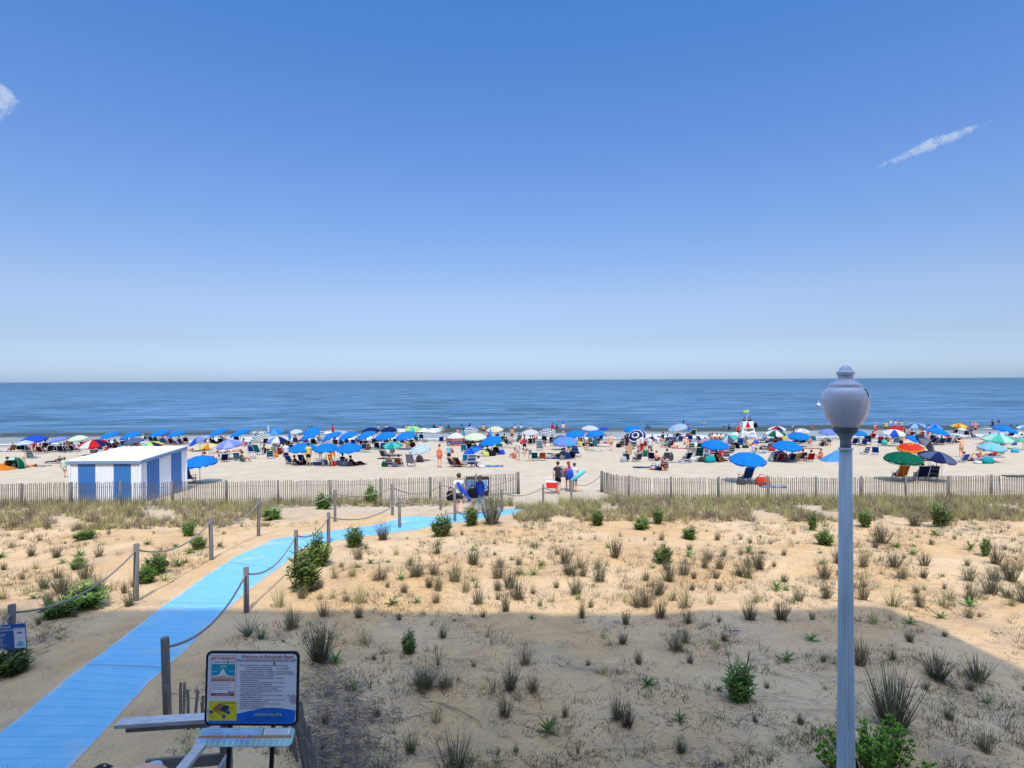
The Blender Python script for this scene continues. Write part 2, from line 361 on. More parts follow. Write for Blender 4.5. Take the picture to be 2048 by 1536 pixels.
# ---------------------------------------------------------------- blue access mat over the dune
def resample(pl, n):
    pts = [gp(*p) for p in pl]; d = [0]
    for a, b in zip(pts, pts[1:]): d.append(d[-1] + (b - a).length)
    out_ = []
    for i in range(n + 1):
        t = d[-1] * i / n; k = 0
        while k < len(d) - 2 and d[k + 1] < t: k += 1
        u = (t - d[k]) / (d[k + 1] - d[k]); out_.append(pts[k].lerp(pts[k + 1], u))
    return out_
def mat_sheet():
    bm = bmesh.new(); rows = []
    # pair edges segment by segment so the weave runs straight across
    for k in range(len(MATL) - 1):
        a0, a1, b0, b1 = gp(*MATL[k]), gp(*MATL[k + 1]), gp(*MATR[k]), gp(*MATR[k + 1])
        n = max(3, int((a1 - a0).length / .25))
        for i in range(n): rows.append((a0.lerp(a1, i / n), b0.lerp(b1, i / n)))
    rows.append((gp(*MATL[-1]), gp(*MATR[-1])))
    uvl = bm.loops.layers.uv.new('UVMap'); prev = None; dist = 0; pm = None
    for a, b in rows:
        vs = []
        for j in range(7):
            p = a.lerp(b, j / 6)
            e = .022 if 0 < j < 6 else .006
            vs.append(bm.verts.new((p.x, p.y, H(p.x, p.y) + e)))
        m = (a + b) / 2
        nd = dist + ((m - pm).length if pm else 0)
        if prev:
            for j in range(6):
                f = bm.faces.new((prev[j], prev[j + 1], vs[j + 1], vs[j])); f.smooth = True
                for l, (u, v) in zip(f.loops, ((j / 6, dist), ((j + 1) / 6, dist), ((j + 1) / 6, nd), (j / 6, nd))): l[uvl].uv = (u, v)
        prev = vs; dist = nd; pm = m
    t = NT('blue_mat'); uv = t.t.nodes.new('ShaderNodeUVMap'); sx = t.t.nodes.new('ShaderNodeSeparateXYZ'); t.t.links.new(uv.outputs[0], sx.inputs[0])
    v = sx.outputs[1]
    line = t.ramp(t.math('ABSOLUTE', t.math('SUBTRACT', t.math('FRACT', t.math('MULTIPLY', v, 4.3)), .5)), .40, .47)
    seam = t.ramp(t.math('ABSOLUTE', t.math('SUBTRACT', t.math('FRACT', t.math('MULTIPLY', v, 1 / 3.1)), .5)), .488, .495)
    base = t.mix(t.ramp(t.noise(3, 5), .35, .7), (.145, .40, .56), (.185, .43, .58))
    base = t.mix(t.math('MULTIPLY', line, .32), base, (.06, .22, .42)); base = t.mix(t.math('MULTIPLY', seam, .6), base, (.10, .18, .26))
    u = t.math('ABSOLUTE', t.math('SUBTRACT', sx.outputs[0], .5))
    dust = t.math('MULTIPLY', t.ramp(t.math('ADD', u, t.math('MULTIPLY', t.noise(2.3, 5), .25)), .56, .66), .7)
    dust = t.math('MAXIMUM', dust, t.math('MULTIPLY', t.ramp(t.noise(1.1, 6), .55, .72), .45))
    base = t.mix(dust, base, (.55, .44, .33))
    t.put(t.b.inputs['Base Color'], base); t.b.inputs['Roughness'].default_value = .55
    t.put(t.b.inputs['Normal'], t.bump(t.math('ADD', t.math('MULTIPLY', line, -.5), t.noise(60, 3)), .5, .008))
    o = mesh_obj('access_mat', bm, t.m)
    tag(o, 'long light blue roll-out walkway mat laid over the dune to the beach', 'mat')
mat_sheet()
# ---------------------------------------------------------------- wood
def wood(name, c1, c2, sc=(1, 1, 14)):
    t = NT(name); tcn = t.t.nodes.new('ShaderNodeTexCoord'); mp = t.t.nodes.new('ShaderNodeMapping'); mp.inputs['Scale'].default_value = sc
    t.t.links.new(tcn.outputs['Object'], mp.inputs[0])
    n = t.noise(6, 6, .6, mp.outputs[0]); n2 = t.noise(2, 4)
    cc = t.mix(t.ramp(n, .35, .65), c1, c2); cc = t.mix(t.math('MULTIPLY', t.ramp(n2, .45, .7), .4), cc, tuple(v * .55 for v in c1))
    t.put(t.b.inputs['Base Color'], cc); t.b.inputs['Roughness'].default_value = .85; t.put(t.b.inputs['Normal'], t.bump(n, .5, .01)); return t.m
POSTW = wood('weathered_post_wood', (.165, .15, .135), (.10, .09, .08), (14, 14, 1))
SLATW = wood('weathered_slat_wood', (.115, .09, .068), (.065, .05, .04), (20, 20, 1))
RAILW = wood('grey_rail_wood', (.58, .56, .56), (.40, .385, .38), (1, 18, 18))
DARKW = wood('dark_rail_wood', (.27, .25, .22), (.18, .165, .15), (1, 18, 18))
ROPE = mat('rope_fibre', (.23, .20, .16), .9, .25, 60)
# ---------------------------------------------------------------- rope barriers
rng = random.Random(5)
def rope_barrier(posts, label, end=None, start=None):
    """posts: (px, py_top, py_base)"""
    root = empty('rope_barrier', gp(posts[0][0], posts[0][2])); tag(root, label, 'rope barrier', 'rope barriers beside the walkway')
    tops = []
    for px, pt, pb in posts:
        g0 = gp(px, pb); z1 = at(px, pt, g0.y).z
        bm = bmesh.new(); lean = Vector((rng.uniform(-.02, .02), rng.uniform(-.02, .02), 0))
        tube(bm, [g0 + Vector((0, 0, -.3)), g0, Vector((g0.x, g0.y, z1)) + lean], .055, 10)
        o = mesh_obj('post', bm, POSTW); o.parent = root; o.matrix_parent_inverse = root.matrix_basis.inverted()
        tops.append(Vector((g0.x, g0.y, z1 - .13)) + lean)
    chain = ([start] if start else []) + tops + ([end] if end else [])
    for a, b in zip(chain, chain[1:]):
        L = (b - a).length; sag = min(.32, .10 * L); bm = bmesh.new()
        tube(bm, [a.lerp(b, i / 14) - Vector((0, 0, sag * 4 * (i / 14) * (1 - i / 14))) for i in range(15)], .020, 6)
        o = mesh_obj('rope', bm, ROPE); o.parent = root; o.matrix_parent_inverse = root.matrix_basis.inverted()
    return root
LP = [(-190, 1330, 1500), (22, 1210, 1345), (272, 1088, 1202), (423, 1035, 1120), (517, 997, 1072), (670, 980, 1043), (785, 968, 1030), (881, 965, 1020)]
RP = [(335, 1275, 1440), (493, 1135, 1225), (592, 1060, 1130), (657, 1025, 1086), (799, 995, 1056), (910, 977, 1043), (1004, 979, 1024), (1086, 969, 1012), (1143, 962, 1003)]
FE1, FE2 = gp(1037, 990), gp(1203, 984)
rope_barrier(LP, 'grey posts with sagging rope along the left side of the blue walkway', end=FE1 + Vector((0, 0, 1.0)))
rope_barrier(RP, 'grey posts with sagging rope along the right side of the blue walkway', end=FE2 + Vector((0, 0, 1.0)))
# ---------------------------------------------------------------- snow fences
def snow_fence(line, label, post_gap, hgt=1.18, first=True, tilt_end=False):
    pts = [gp(*p) for p in line]; root = empty('picket_fence', pts[0]); tag(root, label, 'fence', 'picket fences at the foot of the dune')
    d = [0]
    for a, b in zip(pts, pts[1:]): d.append(d[-1] + (b - a).length)
    def P(t):
        k = 0
        while k < len(d) - 2 and d[k + 1] < t: k += 1
        p = pts[k].lerp(pts[k + 1], (t - d[k]) / (d[k + 1] - d[k])); return p
    bm = bmesh.new(); t = .1; wires = [[], []]
    while t < d[-1]:
        p = P(t); q = P(min(d[-1], t + .05)); dr = (q - p); dr.z = 0
        if dr.length < 1e-5: dr = Vector((1, 0, 0))
        z = H(p.x, p.y); ln = noise.noise(Vector((t * .4, 2, 0))) * .10 + rng.uniform(-.02, .02); h = hgt + rng.uniform(-.04, .03)
        if rng.random() < .03: ln += rng.uniform(-.12, .12)
        if rng.random() < .985:
            bar(bm, (p.x, p.y + .03, z - .06), (p.x + ln * .8, p.y + .03, z + h), random.Random(int(t * 100)).uniform(.028, .036), .010)
        for k, hh in enumerate((.28, .92)): wires[k].append((p.x + ln * .8 * hh / h, p.y + .04, z + hh))
        t += .1 + rng.uniform(-.008, .008)
    o = mesh_obj('slats', bm, SLATW); o.parent = root; o.matrix_parent_inverse = root.matrix_basis.inverted()
    bm = bmesh.new()
    for wr in wires: tube(bm, wr[::4], .006, 4)
    o = mesh_obj('wire', bm, mat('fence_wire', (.16, .15, .14), .6)); o.parent = root; o.matrix_parent_inverse = root.matrix_basis.inverted()
    t = post_gap * .5 if first else .0
    while t <= d[-1] + .01:
        p = P(min(t, d[-1])); bm = bmesh.new()
        thick = .085 if (not first and t == 0) or t > d[-1] - post_gap * .5 else .06
        tube(bm, [(p.x, p.y - .06, H(p.x, p.y) - .3), (p.x + rng.uniform(-.03, .03), p.y - .06, H(p.x, p.y) + hgt + rng.uniform(.02, .10))], [thick, thick * .93], 9)
        o = mesh_obj('post', bm, POSTW); o.parent = root; o.matrix_parent_inverse = root.matrix_basis.inverted()
        t += post_gap
    return root
snow_fence([(-260, 1022), (0, 1015), (300, 1013), (500, 1009), (750, 1004), (900, 998), (1037, 988)][::-1], 'weathered picket sand fence running left past the striped hut', 2.55, first=False)
snow_fence([(1203, 984), (1235, 993), (1290, 1001), (1600, 1001), (1800, 999), (2048, 994), (2300, 990)], 'weathered picket sand fence running right from the beach gap', 2.45, first=False)
# ---------------------------------------------------------------- striped hut
def hut():
    X0, X1 = -23.05, -19.42; Y0, Y1 = 31.3, 35.6; z0 = H(-21, 32) - .1; zf, zb = 2.38, 2.62
    root = empty('beach_hut', ((X0 + X1) / 2, (Y0 + Y1) / 2, z0)); tag(root, 'blue and white striped metal storage hut with white roof behind the fence', 'hut')
    def siding(nm, c1):
        t = NT(nm); st = t.noise(2.2, 5, .65, t.scaled((3, 3, .35))); foot = t.math('MULTIPLY', t.ramp(t.math('ADD', t.z, t.math('MULTIPLY', t.noise(1.5, 4), .5)), .95, .25), .5)
        cc = t.mix(t.math('MULTIPLY', t.ramp(st, .50, .72), .30), c1, tuple(v * .62 + .03 for v in c1)); cc = t.mix(foot, cc, (.42, .36, .28)); t.put(t.b.inputs['Base Color'], cc); t.b.inputs['Roughness'].default_value = .42; return t.m
    wm = siding('white_metal_siding', (.74, .76, .79)); bmz = siding('blue_metal_siding', (.035, .16, .42))
    def wall(ax, fixed, a, b, stripes, nrm):
        bm = bmesh.new(); n = int((b - a) / .045); prev = None
        for i in range(n + 1):
            t = a + (b - a) * i / n; ph = (i % 5); off = .022 if ph in (0, 1) else 0.0
            u = (t - a) / (b - a); zt = (zf + (zb - zf) * ((t - Y0) / (Y1 - Y0)) if ax == 'y' else (zf if fixed == Y0 else zb)) - .05
            x, y = (t, fixed + nrm * off) if ax == 'x' else (fixed + nrm * off, t)
            cur = (bm.verts.new((x, y, z0)), bm.verts.new((x, y, zt)))
            if prev:
                f = bm.faces.new((prev[0], cur[0], cur[1], prev[1])); f.material_index = stripes(u)
            prev = cur
        o = mesh_obj('wall', bm, [wm, bmz]); o.parent = root; o.matrix_parent_inverse = root.matrix_basis.inverted()
    def st(edges):
        def fn(u):
            k = sum(u > e for e in edges); return k % 2
        return fn
    fr = st([.10, .355, .615, .865]); sd_ = st([.13, .40, .66, .90])
    wall('x', Y0, X0, X1, fr, -1); wall('y', X1, Y0, Y1, sd_, 1); wall('x', Y1, X0, X1, fr, 1); wall('y', X0, Y0, Y1, sd_, -1)
    bm = bmesh.new(); n = 60; o_ = .08
    top = []; bot = []
    for i in range(n + 1):
        x = X0 - o_ + (X1 - X0 + 2 * o_) * i / n; r = .028 if i % 5 == 0 else 0
        top.append((bm.verts.new((x, Y0 - o_, zf + .03 + r)), bm.verts.new((x, Y1 + o_, zb + .03 + r)))); bot.append((bm.verts.new((x, Y0 - o_, zf)), bm.verts.new((x, Y1 + o_, zb))))
    for i in range(n):
        bm.faces.new((top[i][0], top[i + 1][0], top[i + 1][1], top[i][1])); bm.faces.new((bot[i][0], bot[i][1], bot[i + 1][1], bot[i + 1][0]))
        bm.faces.new((bot[i][0], bot[i + 1][0], top[i + 1][0], top[i][0])); bm.faces.new((bot[i][1], top[i][1], top[i + 1][1], bot[i + 1][1]))
    for k in (0, n): bm.faces.new((top[k][0], top[k][1], bot[k][1], bot[k][0]))
    rf = mesh_obj('roof', bm, mat('white_roof_metal', (.72, .72, .71), .4, .03, 2)); rf.parent = root; rf.matrix_parent_inverse = root.matrix_basis.inverted()
    tm = mat('blue_grey_trim', (.16, .25, .42), .5, .06)
    for a, b in (((X0 - o_, Y0 - o_ - .012, zf - .07), (X1 + o_, Y0 - o_ - .012, zf - .07)), ((X1 + o_ + .012, Y0 - o_ + .02, zf - .066), (X1 + o_ + .012, Y1 + o_, zb - .066)), ((X0 - o_ - .012, Y0 - o_ + .02, zf - .066), (X0 - o_ - .012, Y1 + o_, zb - .066))):
        bm = bmesh.new(); bar(bm, a, b, .02, .15); t = mesh_obj('roof_trim', bm, tm); t.parent = root; t.matrix_parent_inverse = root.matrix_basis.inverted()
    for x, y in ((X0 - .03, Y0 - .03), (X1 + .03, Y0 - .03), (X1 + .03, Y1 + .03)):
        bm = bmesh.new(); box(bm, x - .04, x + .04, y - .04, y + .04, z0, (zf if y < 33 else zb) - .16); t = mesh_obj('corner_trim', bm, wm); t.parent = root; t.matrix_parent_inverse = root.matrix_basis.inverted()
hut()
# ---------------------------------------------------------------- street lamp
def lamp():
    LX, LY = (1691 - 1024) / F * 5.15, 5.15
    root = empty('street_lamp', (LX, LY, 2.2)); root.scale = (.89, .89, 1); tag(root, 'tall fluted grey lamp post with a cracked white acorn globe', 'street lamp')
    S = 233.0
    def zz(zy): return CAM_Z - ((700 + zy / 7.68) - 757) / S - 2.2
    gm = NT('frosted_lamp_globe')
    gm.put(gm.b.inputs['Base Color'], gm.mix(gm.math('MULTIPLY', gm.ramp(gm.noise(5, 6, .6, gm.scaled((3, 3, .5))), .55, .8), .35), (.62, .61, .67), (.42, .40, .42)))
    gm.b.inputs['Roughness'].default_value = .22
    pm = NT('grey_lamp_paint'); pm.put(pm.b.inputs['Base Color'], pm.mix(pm.ramp(pm.noise(4, 5, .6, pm.scaled((4, 4, .6))), .4, .7), (.58, .70, .76), (.47, .58, .64))); pm.b.inputs['Roughness'].default_value = .28
    dm = mat('tarnished_collar_metal', (.13, .15, .15), .55, .3, 14, metal=.2)
    bm = bmesh.new()
    lathe(bm, [(.100, zz(1190)), (.128, zz(1150)), (.165, zz(1060)), (.190, zz(950)), (.206, zz(830)), (.209, zz(760)), (.203, zz(690)), (.186, zz(630)), (.160, zz(585)), (.140, zz(572)),
               (.143, zz(560)), (.140, zz(522)), (.125, zz(515)), (.100, zz(490)), (.080, zz(465)), (.069, zz(440)), (.066, zz(395))], 48)
    mesh_obj('globe', bm, gm.m, root)
    bm = bmesh.new(); lathe(bm, [(.060, zz(397)), (.071, zz(388)), (.082, zz(372)), (.083, zz(345)), (.079, zz(332)), (.064, zz(326)), (.058, zz(305)), (.046, zz(272)), (.030, zz(247)), (.010, zz(238))], 36)
    mesh_obj('finial', bm, gm.m, root)
    bm = bmesh.new()   # crack: a thin dark jagged groove on the globe
    pth = [(1205, 597), (1222, 625), (1232, 640), (1236, 668), (1246, 722)]
    th = math.asin(min(1, (1225 - 1024) / 7.68 / S / .175))
    pl = []
    for zx, zy in pth:
        r = (.166 if zy < 610 else .180 if zy < 630 else .189 if zy < 650 else .198 if zy < 690 else .206); xx = (zx - 1020) / 7.68 / S; a = math.asin(xx / r)
        pl.append(((r + .002) * math.sin(a), -(r + .002) * math.cos(a), zz(zy)))
    tube(bm, pl, [.004, .010, .005, .007, .004], 5); mesh_obj('crack', bm, mat('dark_crack', (.02, .02, .02), .9), root)
    bm = bmesh.new(); lathe(bm, [(.06, zz(1285)), (.098, zz(1268)), (.108, zz(1255)), (.107, zz(1192)), (.10, zz(1184))], 36); mesh_obj('collar', bm, dm, root)
    bm = bmesh.new(); lathe(bm, [(.049, zz(1500)), (.048, zz(1400)), (.056, zz(1340)), (.078, zz(1295)), (.095, zz(1270))], 64, (16, .10)); mesh_obj('neck', bm, mat('lamp_neck_paint', (.22, .26, .29), .5, .25, 12), root)
    bm = bmesh.new(); lathe(bm, [(.055, zz(1545)), (.066, zz(1532)), (.067, zz(1512)), (.055, zz(1500))], 36); mesh_obj('ring', bm, pm.m, root)
    bm = bmesh.new(); lathe(bm, [(.092, .0), (.088, .35), (.081, 1.0), (.068, 2.4), (.058, zz(1545))], 160, (16, .14)); mesh_obj('post', bm, pm.m, root)
    bm = bmesh.new(); lathe(bm, [(.19, 0), (.19, .08), (.15, .14), (.13, .3), (.10, .42), (.092, .44)], 36); mesh_obj('base', bm, pm.m, root)
    return root
lamp_root = lamp()
LAMP_NO = lamp_root
# ---------------------------------------------------------------- text
def text_bm(bm, items, M, mi=0):
    """items: (string, x, y, size, align, shear, xscale)"""
    for it in items:
        st, x, y, size = it[:4]; al = it[4] if len(it) > 4 else 'LEFT'; shv = it[5] if len(it) > 5 else 0; xs2 = it[6] if len(it) > 6 else 1
        cu = bpy.data.curves.new('text', 'FONT'); cu.body = st; cu.size = size; cu.align_x = al; cu.shear = shv; cu.resolution_u = 2; cu.offset = size * .012
        o = bpy.data.objects.new('text', cu); COL.objects.link(o); bpy.context.view_layer.update()
        me = bpy.data.meshes.new_from_object(o.evaluated_get(bpy.context.evaluated_depsgraph_get()))
        me.transform(M @ Matrix.Translation((x, y, 0)) @ Matrix.Diagonal((xs2, 1, 1, 1)))
        n0 = len(bm.faces); bm.from_mesh(me); bm.faces.ensure_lookup_table()
        for f in bm.faces[n0:]: f.material_index = mi
        bpy.data.objects.remove(o); bpy.data.curves.remove(cu); bpy.data.meshes.remove(me)
def rrect(x0, x1, y0, y1, r, n=6):
    o_ = []
    for cx, cy, a0 in ((x1 - r, y0 + r, -90), (x1 - r, y1 - r, 0), (x0 + r, y1 - r, 90), (x0 + r, y0 + r, 180)):
        for i in range(n + 1):
            a = R(a0 + 90 * i / n); o_.append((cx + r * math.cos(a), cy + r * math.sin(a)))
    return o_
def plate(bm, outline, z0, z1, M, mi=0):
    a = [bm.verts.new(M @ Vector((x, y, z1))) for x, y in outline]; b = [bm.verts.new(M @ Vector((x, y, z0))) for x, y in outline]
    fs = [bm.faces.new(a), bm.faces.new(b[::-1])]
    for i in range(len(a)): fs.append(bm.faces.new((a[i], b[i], b[(i + 1) % len(a)], a[(i + 1) % len(a)])))
    for f in fs: f.material_index = mi
def poly(bm, pts, z, M, mi=0):
    f = bm.faces.new([bm.verts.new(M @ Vector((x, y, z))) for x, y in pts]); f.material_index = mi
    if f.normal.dot(M.to_3x3() @ Vector((0, 0, 1))) < 0: f.normal_flip()
bm = bmesh.new(); text_bm(bm, [('3', 0, 0, .042, 'CENTER')], Matrix.Rotation(R(32), 4, 'Z') @ Matrix.Translation((0, -.0825, 1.04)) @ Matrix.Rotation(R(90), 4, 'X'))
mesh_obj('number', bm, mat('black_number_paint', (.01, .01, .012), .5), lamp_root)
# ---------------------------------------------------------------- beach rules sign (0.92 x 0.70 m)
def rules_sign():
    cx, cyy = -2.555, 5.8
    root = empty('rules_sign', (cx, 5.6, 2.2)); tag(root, 'large black framed beach rules board on two leaning black legs', 'sign')
    Mw = Matrix.Translation((.012, .19, .965)) @ Matrix.Rotation(R(.6), 4, 'Y') @ Matrix.Rotation(R(90 - 3), 4, 'X')
    Wd, Hh = .453, .353        # half width, half height
    def N(u, v): return (-Wd + 2 * Wd * u, Hh - 2 * Hh * v)       # u right, v down, 0..1 over the board
    bm = bmesh.new(); M1 = Mw @ Matrix.Translation((0, Hh, 0))
    plate(bm, rrect(-Wd, Wd, -Hh, Hh, .055), -.02, .004, M1); mesh_obj('frame', bm, mat('black_sign_frame', (.012, .012, .016), .4), root)
    cols = [('sign_white', (.80, .82, .88)), ('sign_blue', (.01, .17, .72)), ('sign_yellow', (.80, .74, .02)), ('sign_red', (.42, .04, .035)), ('sign_sea', (.01, .36, .55)),
            ('sign_sand', (.62, .52, .30)), ('sign_dark', (.03, .03, .05)), ('sign_tan', (.33, .17, .08)), ('sign_navy', (.02, .06, .15)), ('sign_pale', (.85, .87, .90)), ('sign_pink', (.48, .40, .46)), ('sign_lime', (.62, .80, .10)), ('sign_grey', (.22, .22, .25))]
    CM = {n.split('_')[1]: i for i, (n, c) in enumerate(cols)}; ms = [mat(n, c, .45, .03, 2) for n, c in cols]
    bm = bmesh.new(); z = .0055
    plate(bm, rrect(-Wd + .022, Wd - .022, -Hh + .022, Hh - .022, .04), .002, z, M1, CM['white'])
    def rect(u0, v0, u1, v1, c, dz):
        (x0, y0), (x1, y1) = N(u0, v0), N(u1, v1); poly(bm, [(x0, y1), (x1, y1), (x1, y0), (x0, y0)], z + dz, M1, CM[c])
    def pl(ps, c, dz): poly(bm, [N(u, v) for u, v in ps], z + dz, M1, CM[c])
    # pink stains, wave of blue at the foot
    pl([(.905, .60), (.95, .57), (.975, .60), (.975, .70), (.93, .71), (.90, .66)], 'pink', .0004)
    wave = [(.03, .955)] + [(.03, .78), (.10, .80), (.25, .84), (.36, .835), (.48, .80), (.60, .765), (.72, .755), (.85, .765), (.972, .79)] + [(.972, .95)]
    pl([(.045, .967)] + wave[1:-1] + [(.965, .95), (.95, .967)], 'blue', .0006)
    rect(.045, .055, .332, .618, 'dark', .0006); rect(.048, .059, .329, .614, 'pale', .0009)
    rect(.062, .072, .316, .600, 'red', .0012); rect(.066, .076, .312, .170, 'pale', .0015); rect(.066, .172, .312, .365, 'sea', .0015)
    pl([(.066, .345), (.12, .338), (.19, .325), (.25, .335), (.312, .35), (.312, .368), (.066, .368)], 'sand', .0018)
    pl([(.066, .33), (.12, .325), (.155, .30), (.175, .24), (.20, .24), (.215, .30), (.25, .325), (.312, .335), (.312, .343), (.25, .338), (.19, .322), (.12, .338), (.066, .342)], 'pale', .0020)
    for a, b in ((.15, .20), (.17, .19), (.19, .187), (.21, .195)): pl([(a, b), (a + .012, b - .008), (a + .014, b + .02), (a + .004, b + .025)], 'lime', .0022)
    rect(.075, .27, .125, .276, 'pale', .002); rect(.255, .262, .30, .268, 'pale', .002)
    rect(.066, .402, .312, .563, 'pale', .0015)
    for k in range(5): rect(.075, .418 + k * .022, .29 - .02 * (k % 3), .422 + k * .022, 'dark', .0018)
    pl([(.262 + .014 * math.cos(i * .7), .545 + .016 * math.sin(i * .7)) for i in range(9)], 'blue', .0018)
    pl([(.292 + .012 * math.cos(i * .7), .545 + .014 * math.sin(i * .7)) for i in range(9)], 'navy', .0018)
    # yellow beach-cart panel
    rect(.012 + .03, .668, .345, .93, 'yellow', .0010)
    pl([(.085, .765), (.15, .705), (.205, .72), (.165, .79), (.205, .83), (.10, .79)], 'tan', .0014); pl([(.15, .705), (.155, .695), (.165, .71)], 'dark', .0018)
    pl([(.205, .72), (.262, .735), (.262, .775), (.225, .83), (.165, .79)], 'navy', .0014); pl([(.10, .79), (.205, .845), (.20, .86), (.10, .805)], 'tan', .0016)
    for cu_, cv_, r in ((.075, .815, .024), (.21, .875, .024), (.255, .82, .026)):
        pl([(cu_ + r * math.cos(i * math.pi / 8), cv_ + r * 1.18 * math.sin(i * math.pi / 8)) for i in range(16)], 'grey', .0020)
        pl([(cu_ + r * .55 * math.cos(i * math.pi / 5), cv_ + r * .5 * math.sin(i * math.pi / 5)) for i in range(10)], 'dark', .0023)
    for k in range(3): rect(.165, .685 + k * .010 - .002, .33, .687 + k * .010, 'tan', .0018); rect(.05, .855 + k * .018, .12, .859 + k * .018, 'tan', .0018); rect(.27, .75 + k * .016, .32, .754 + k * .016, 'tan', .0018)
    # blue lines of small print on the wave
    for k in range(4): rect(.40 + .02 * k, .875 + k * .019, .92 - .02 * k, .879 + k * .019, 'navy', .0012)
    rect(.365, .138, .95, .141, 'dark', .0010)
    # no-digging symbol and bolts
    def ring(cu_, cv_, r, wd, c):
        for i in range(16):
            a, b = i * math.pi / 8, (i + 1) * math.pi / 8
            pl([(cu_ + r * math.cos(a), cv_ + r * 1.18 * math.sin(a)), (cu_ + r * math.cos(b), cv_ + r * 1.18 * math.sin(b)), (cu_ + (r - wd) * math.cos(b), cv_ + (r - wd) * 1.18 * math.sin(b)), (cu_ + (r - wd) * math.cos(a), cv_ + (r - wd) * 1.18 * math.sin(a))], c, .0020)
    ring(.895, .59, .016, .003, 'red'); pl([(.886, .60), (.902, .577), (.905, .58), (.889, .603)], 'dark', .0022)
    mesh_obj('face', bm, ms, root)
    rules = ['• Enjoy a breath of fresh air. Smoking is prohibited year-round', '           On the boardwalk and accessways', '           On the beach* and dune crossings', '• No glass bottles or containers on the beach, no alcoholic beverages,', '   skateboarding, feeding seagulls, or sleeping on boardwalk or benches.',
             '• The beach is closed from 1am to daybreak.', '• No personal items may be left unattended on the beach', '   between 10pm & 7am.', '• When lifeguards are on duty, games involving running or', '   using a moving object are not permitted.',
             '• Only umbrellas & baby tents (3\'x3\'x3\') are permitted, all', '   other tents, tarps, canopies, etc., are prohibited.', '• Fire pits, open flames and cooking devices of any kind', '   are prohibited on the beach.', '• Digging of large holes is not permitted and is hazardous',
             '   to beach maintenance crews.', '• From May 15 to September 15, bicycles are not permitted', '   except between daybreak and 10am.', '• Rollerblades, skates, and scooters are not permitted', '   from May 15 to September 15.', '• Dogs are not permitted from May 1 to September 30.']
    M2 = M1 @ Matrix.Translation((0, 0, z + .0028))
    def lettering(items, c):
        
        for it in items: b2 = bmesh.new(); text_bm(b2, [it], M2); mesh_obj('lettering', b2, ms[CM[c]], root)
    lettering([('Welcome to Rehoboth Beach', *N(.655, .090), .045, 'CENTER', .3, .95), ('RIP CURRENTS', *N(.19, .115), .037, 'CENTER', 0, .93), ("*except in designated", *N(.76, .222), .0135, 'LEFT', 0, 1.1), ('areas on the beach', *N(.76, .245), .0135, 'LEFT', 0, 1.1)], 'red')
    items = [("BEACH & BOARDWALK RULES FOR EVERYONE'S SAFETY", *N(.66, .128), .0245, 'CENTER', 0, .97), ('Break the Grip of the Rip!', *N(.19, .152), .0195, 'CENTER', .2, 1.0)]
    for k, r in enumerate(rules): items.append((r, *N(.362, .192 + k * .0288), .0186, 'LEFT', 0, 1.0))
    lettering(items, 'dark')
    lettering([('IF CAUGHT IN A RIP CURRENT', *N(.19, .390), .0165, 'CENTER', .2, 1.0), ('Never swim alone!', *N(.19, .590), .0165, 'CENTER', .2, 1.1)], 'pale')
    lettering([('OCEAN FACTS', *N(.68, .862), .034, 'CENTER', 0, 1.15)], 'lime')
    for u, v in ((.235, .145), (.735, .155), (.745, .83)):
        bm = bmesh.new(); x, y = N(u, v); plate(bm, [(x + .008 * math.cos(i * .785), y + .008 * math.sin(i * .785)) for i in range(8)], 0, z + .006, M1); mesh_obj('bolt', bm, mat('bolt_metal', (.05, .05, .055), .4, metal=.7), root)
    # map panel below, leaning further back
    Mm = Matrix.Translation((-.012, -.045, .955)) @ Matrix.Rotation(R(28), 4, 'X')
    Mm = Matrix.Translation((-.012, .175, .952)) @ Matrix.Rotation(R(38), 4, 'X')
    bm = bmesh.new(); mw, mh = .462, .165
    plate(bm, [(x, y - mh / 2) for x, y in rrect(-mw, mw, -mh / 2, mh / 2, .04)], -.012, 0, Mm, 0)
    def mrect(u0, v0, u1, v1, c, dz=.0012): poly(bm, [(-mw + 2 * mw * u0, -mh * v1), (-mw + 2 * mw * u1, -mh * v1), (-mw + 2 * mw * u1, -mh * v0), (-mw + 2 * mw * u0, -mh * v0)], dz, Mm, c)
    mrect(.02, .42, .98, .56, 1); mrect(.04, .06, .62, .40, 3, .001); mrect(.68, .06, .95, .36, 2, .0014); mrect(.665, .04, .679, .38, 6, .0016); mrect(.02, .58, .56, .78, 3, .001)
    for k in range(16): mrect(.03 + k * .06, .60, .036 + k * .06, .97, 2, .0016)
    for k in range(5): mrect(.70, .11 + k * .05, .93, .12 + k * .05, 4, .0018)
    for u in (.28, .50, .45): mrect(u, .44, u + .022, .54, 5, .0018)
    for u in (.31, .53): mrect(u, .38, u + .018, .54, 6, .0020)
    for k in range(9): mrect(.06 + .06 * k, .12 + .03 * (k % 3), .10 + .06 * k, .14 + .03 * (k % 3), 2, .0016)
    mesh_obj('map_panel', bm, [mat('map_green', (.26, .46, .42), .4, .25), mat('map_brown', (.36, .18, .07), .5), mat('map_white', (.66, .70, .74), .4), mat('map_blue', (.22, .42, .66), .4, .3), mat('map_dark', (.05, .06, .09), .5), mat('map_orange', (.62, .25, .08), .5), mat('map_navy', (.05, .13, .38), .5)], root)
    for sx_ in (-.20, .22):
        bm = bmesh.new(); bar(bm, (sx_ - .05, .20, 0), (sx_, .262, 1.30), .035, .03)
        mesh_obj('leg', bm, mat('black_leg_paint', (.012, .012, .014), .4), root)
    return root
rules_sign()
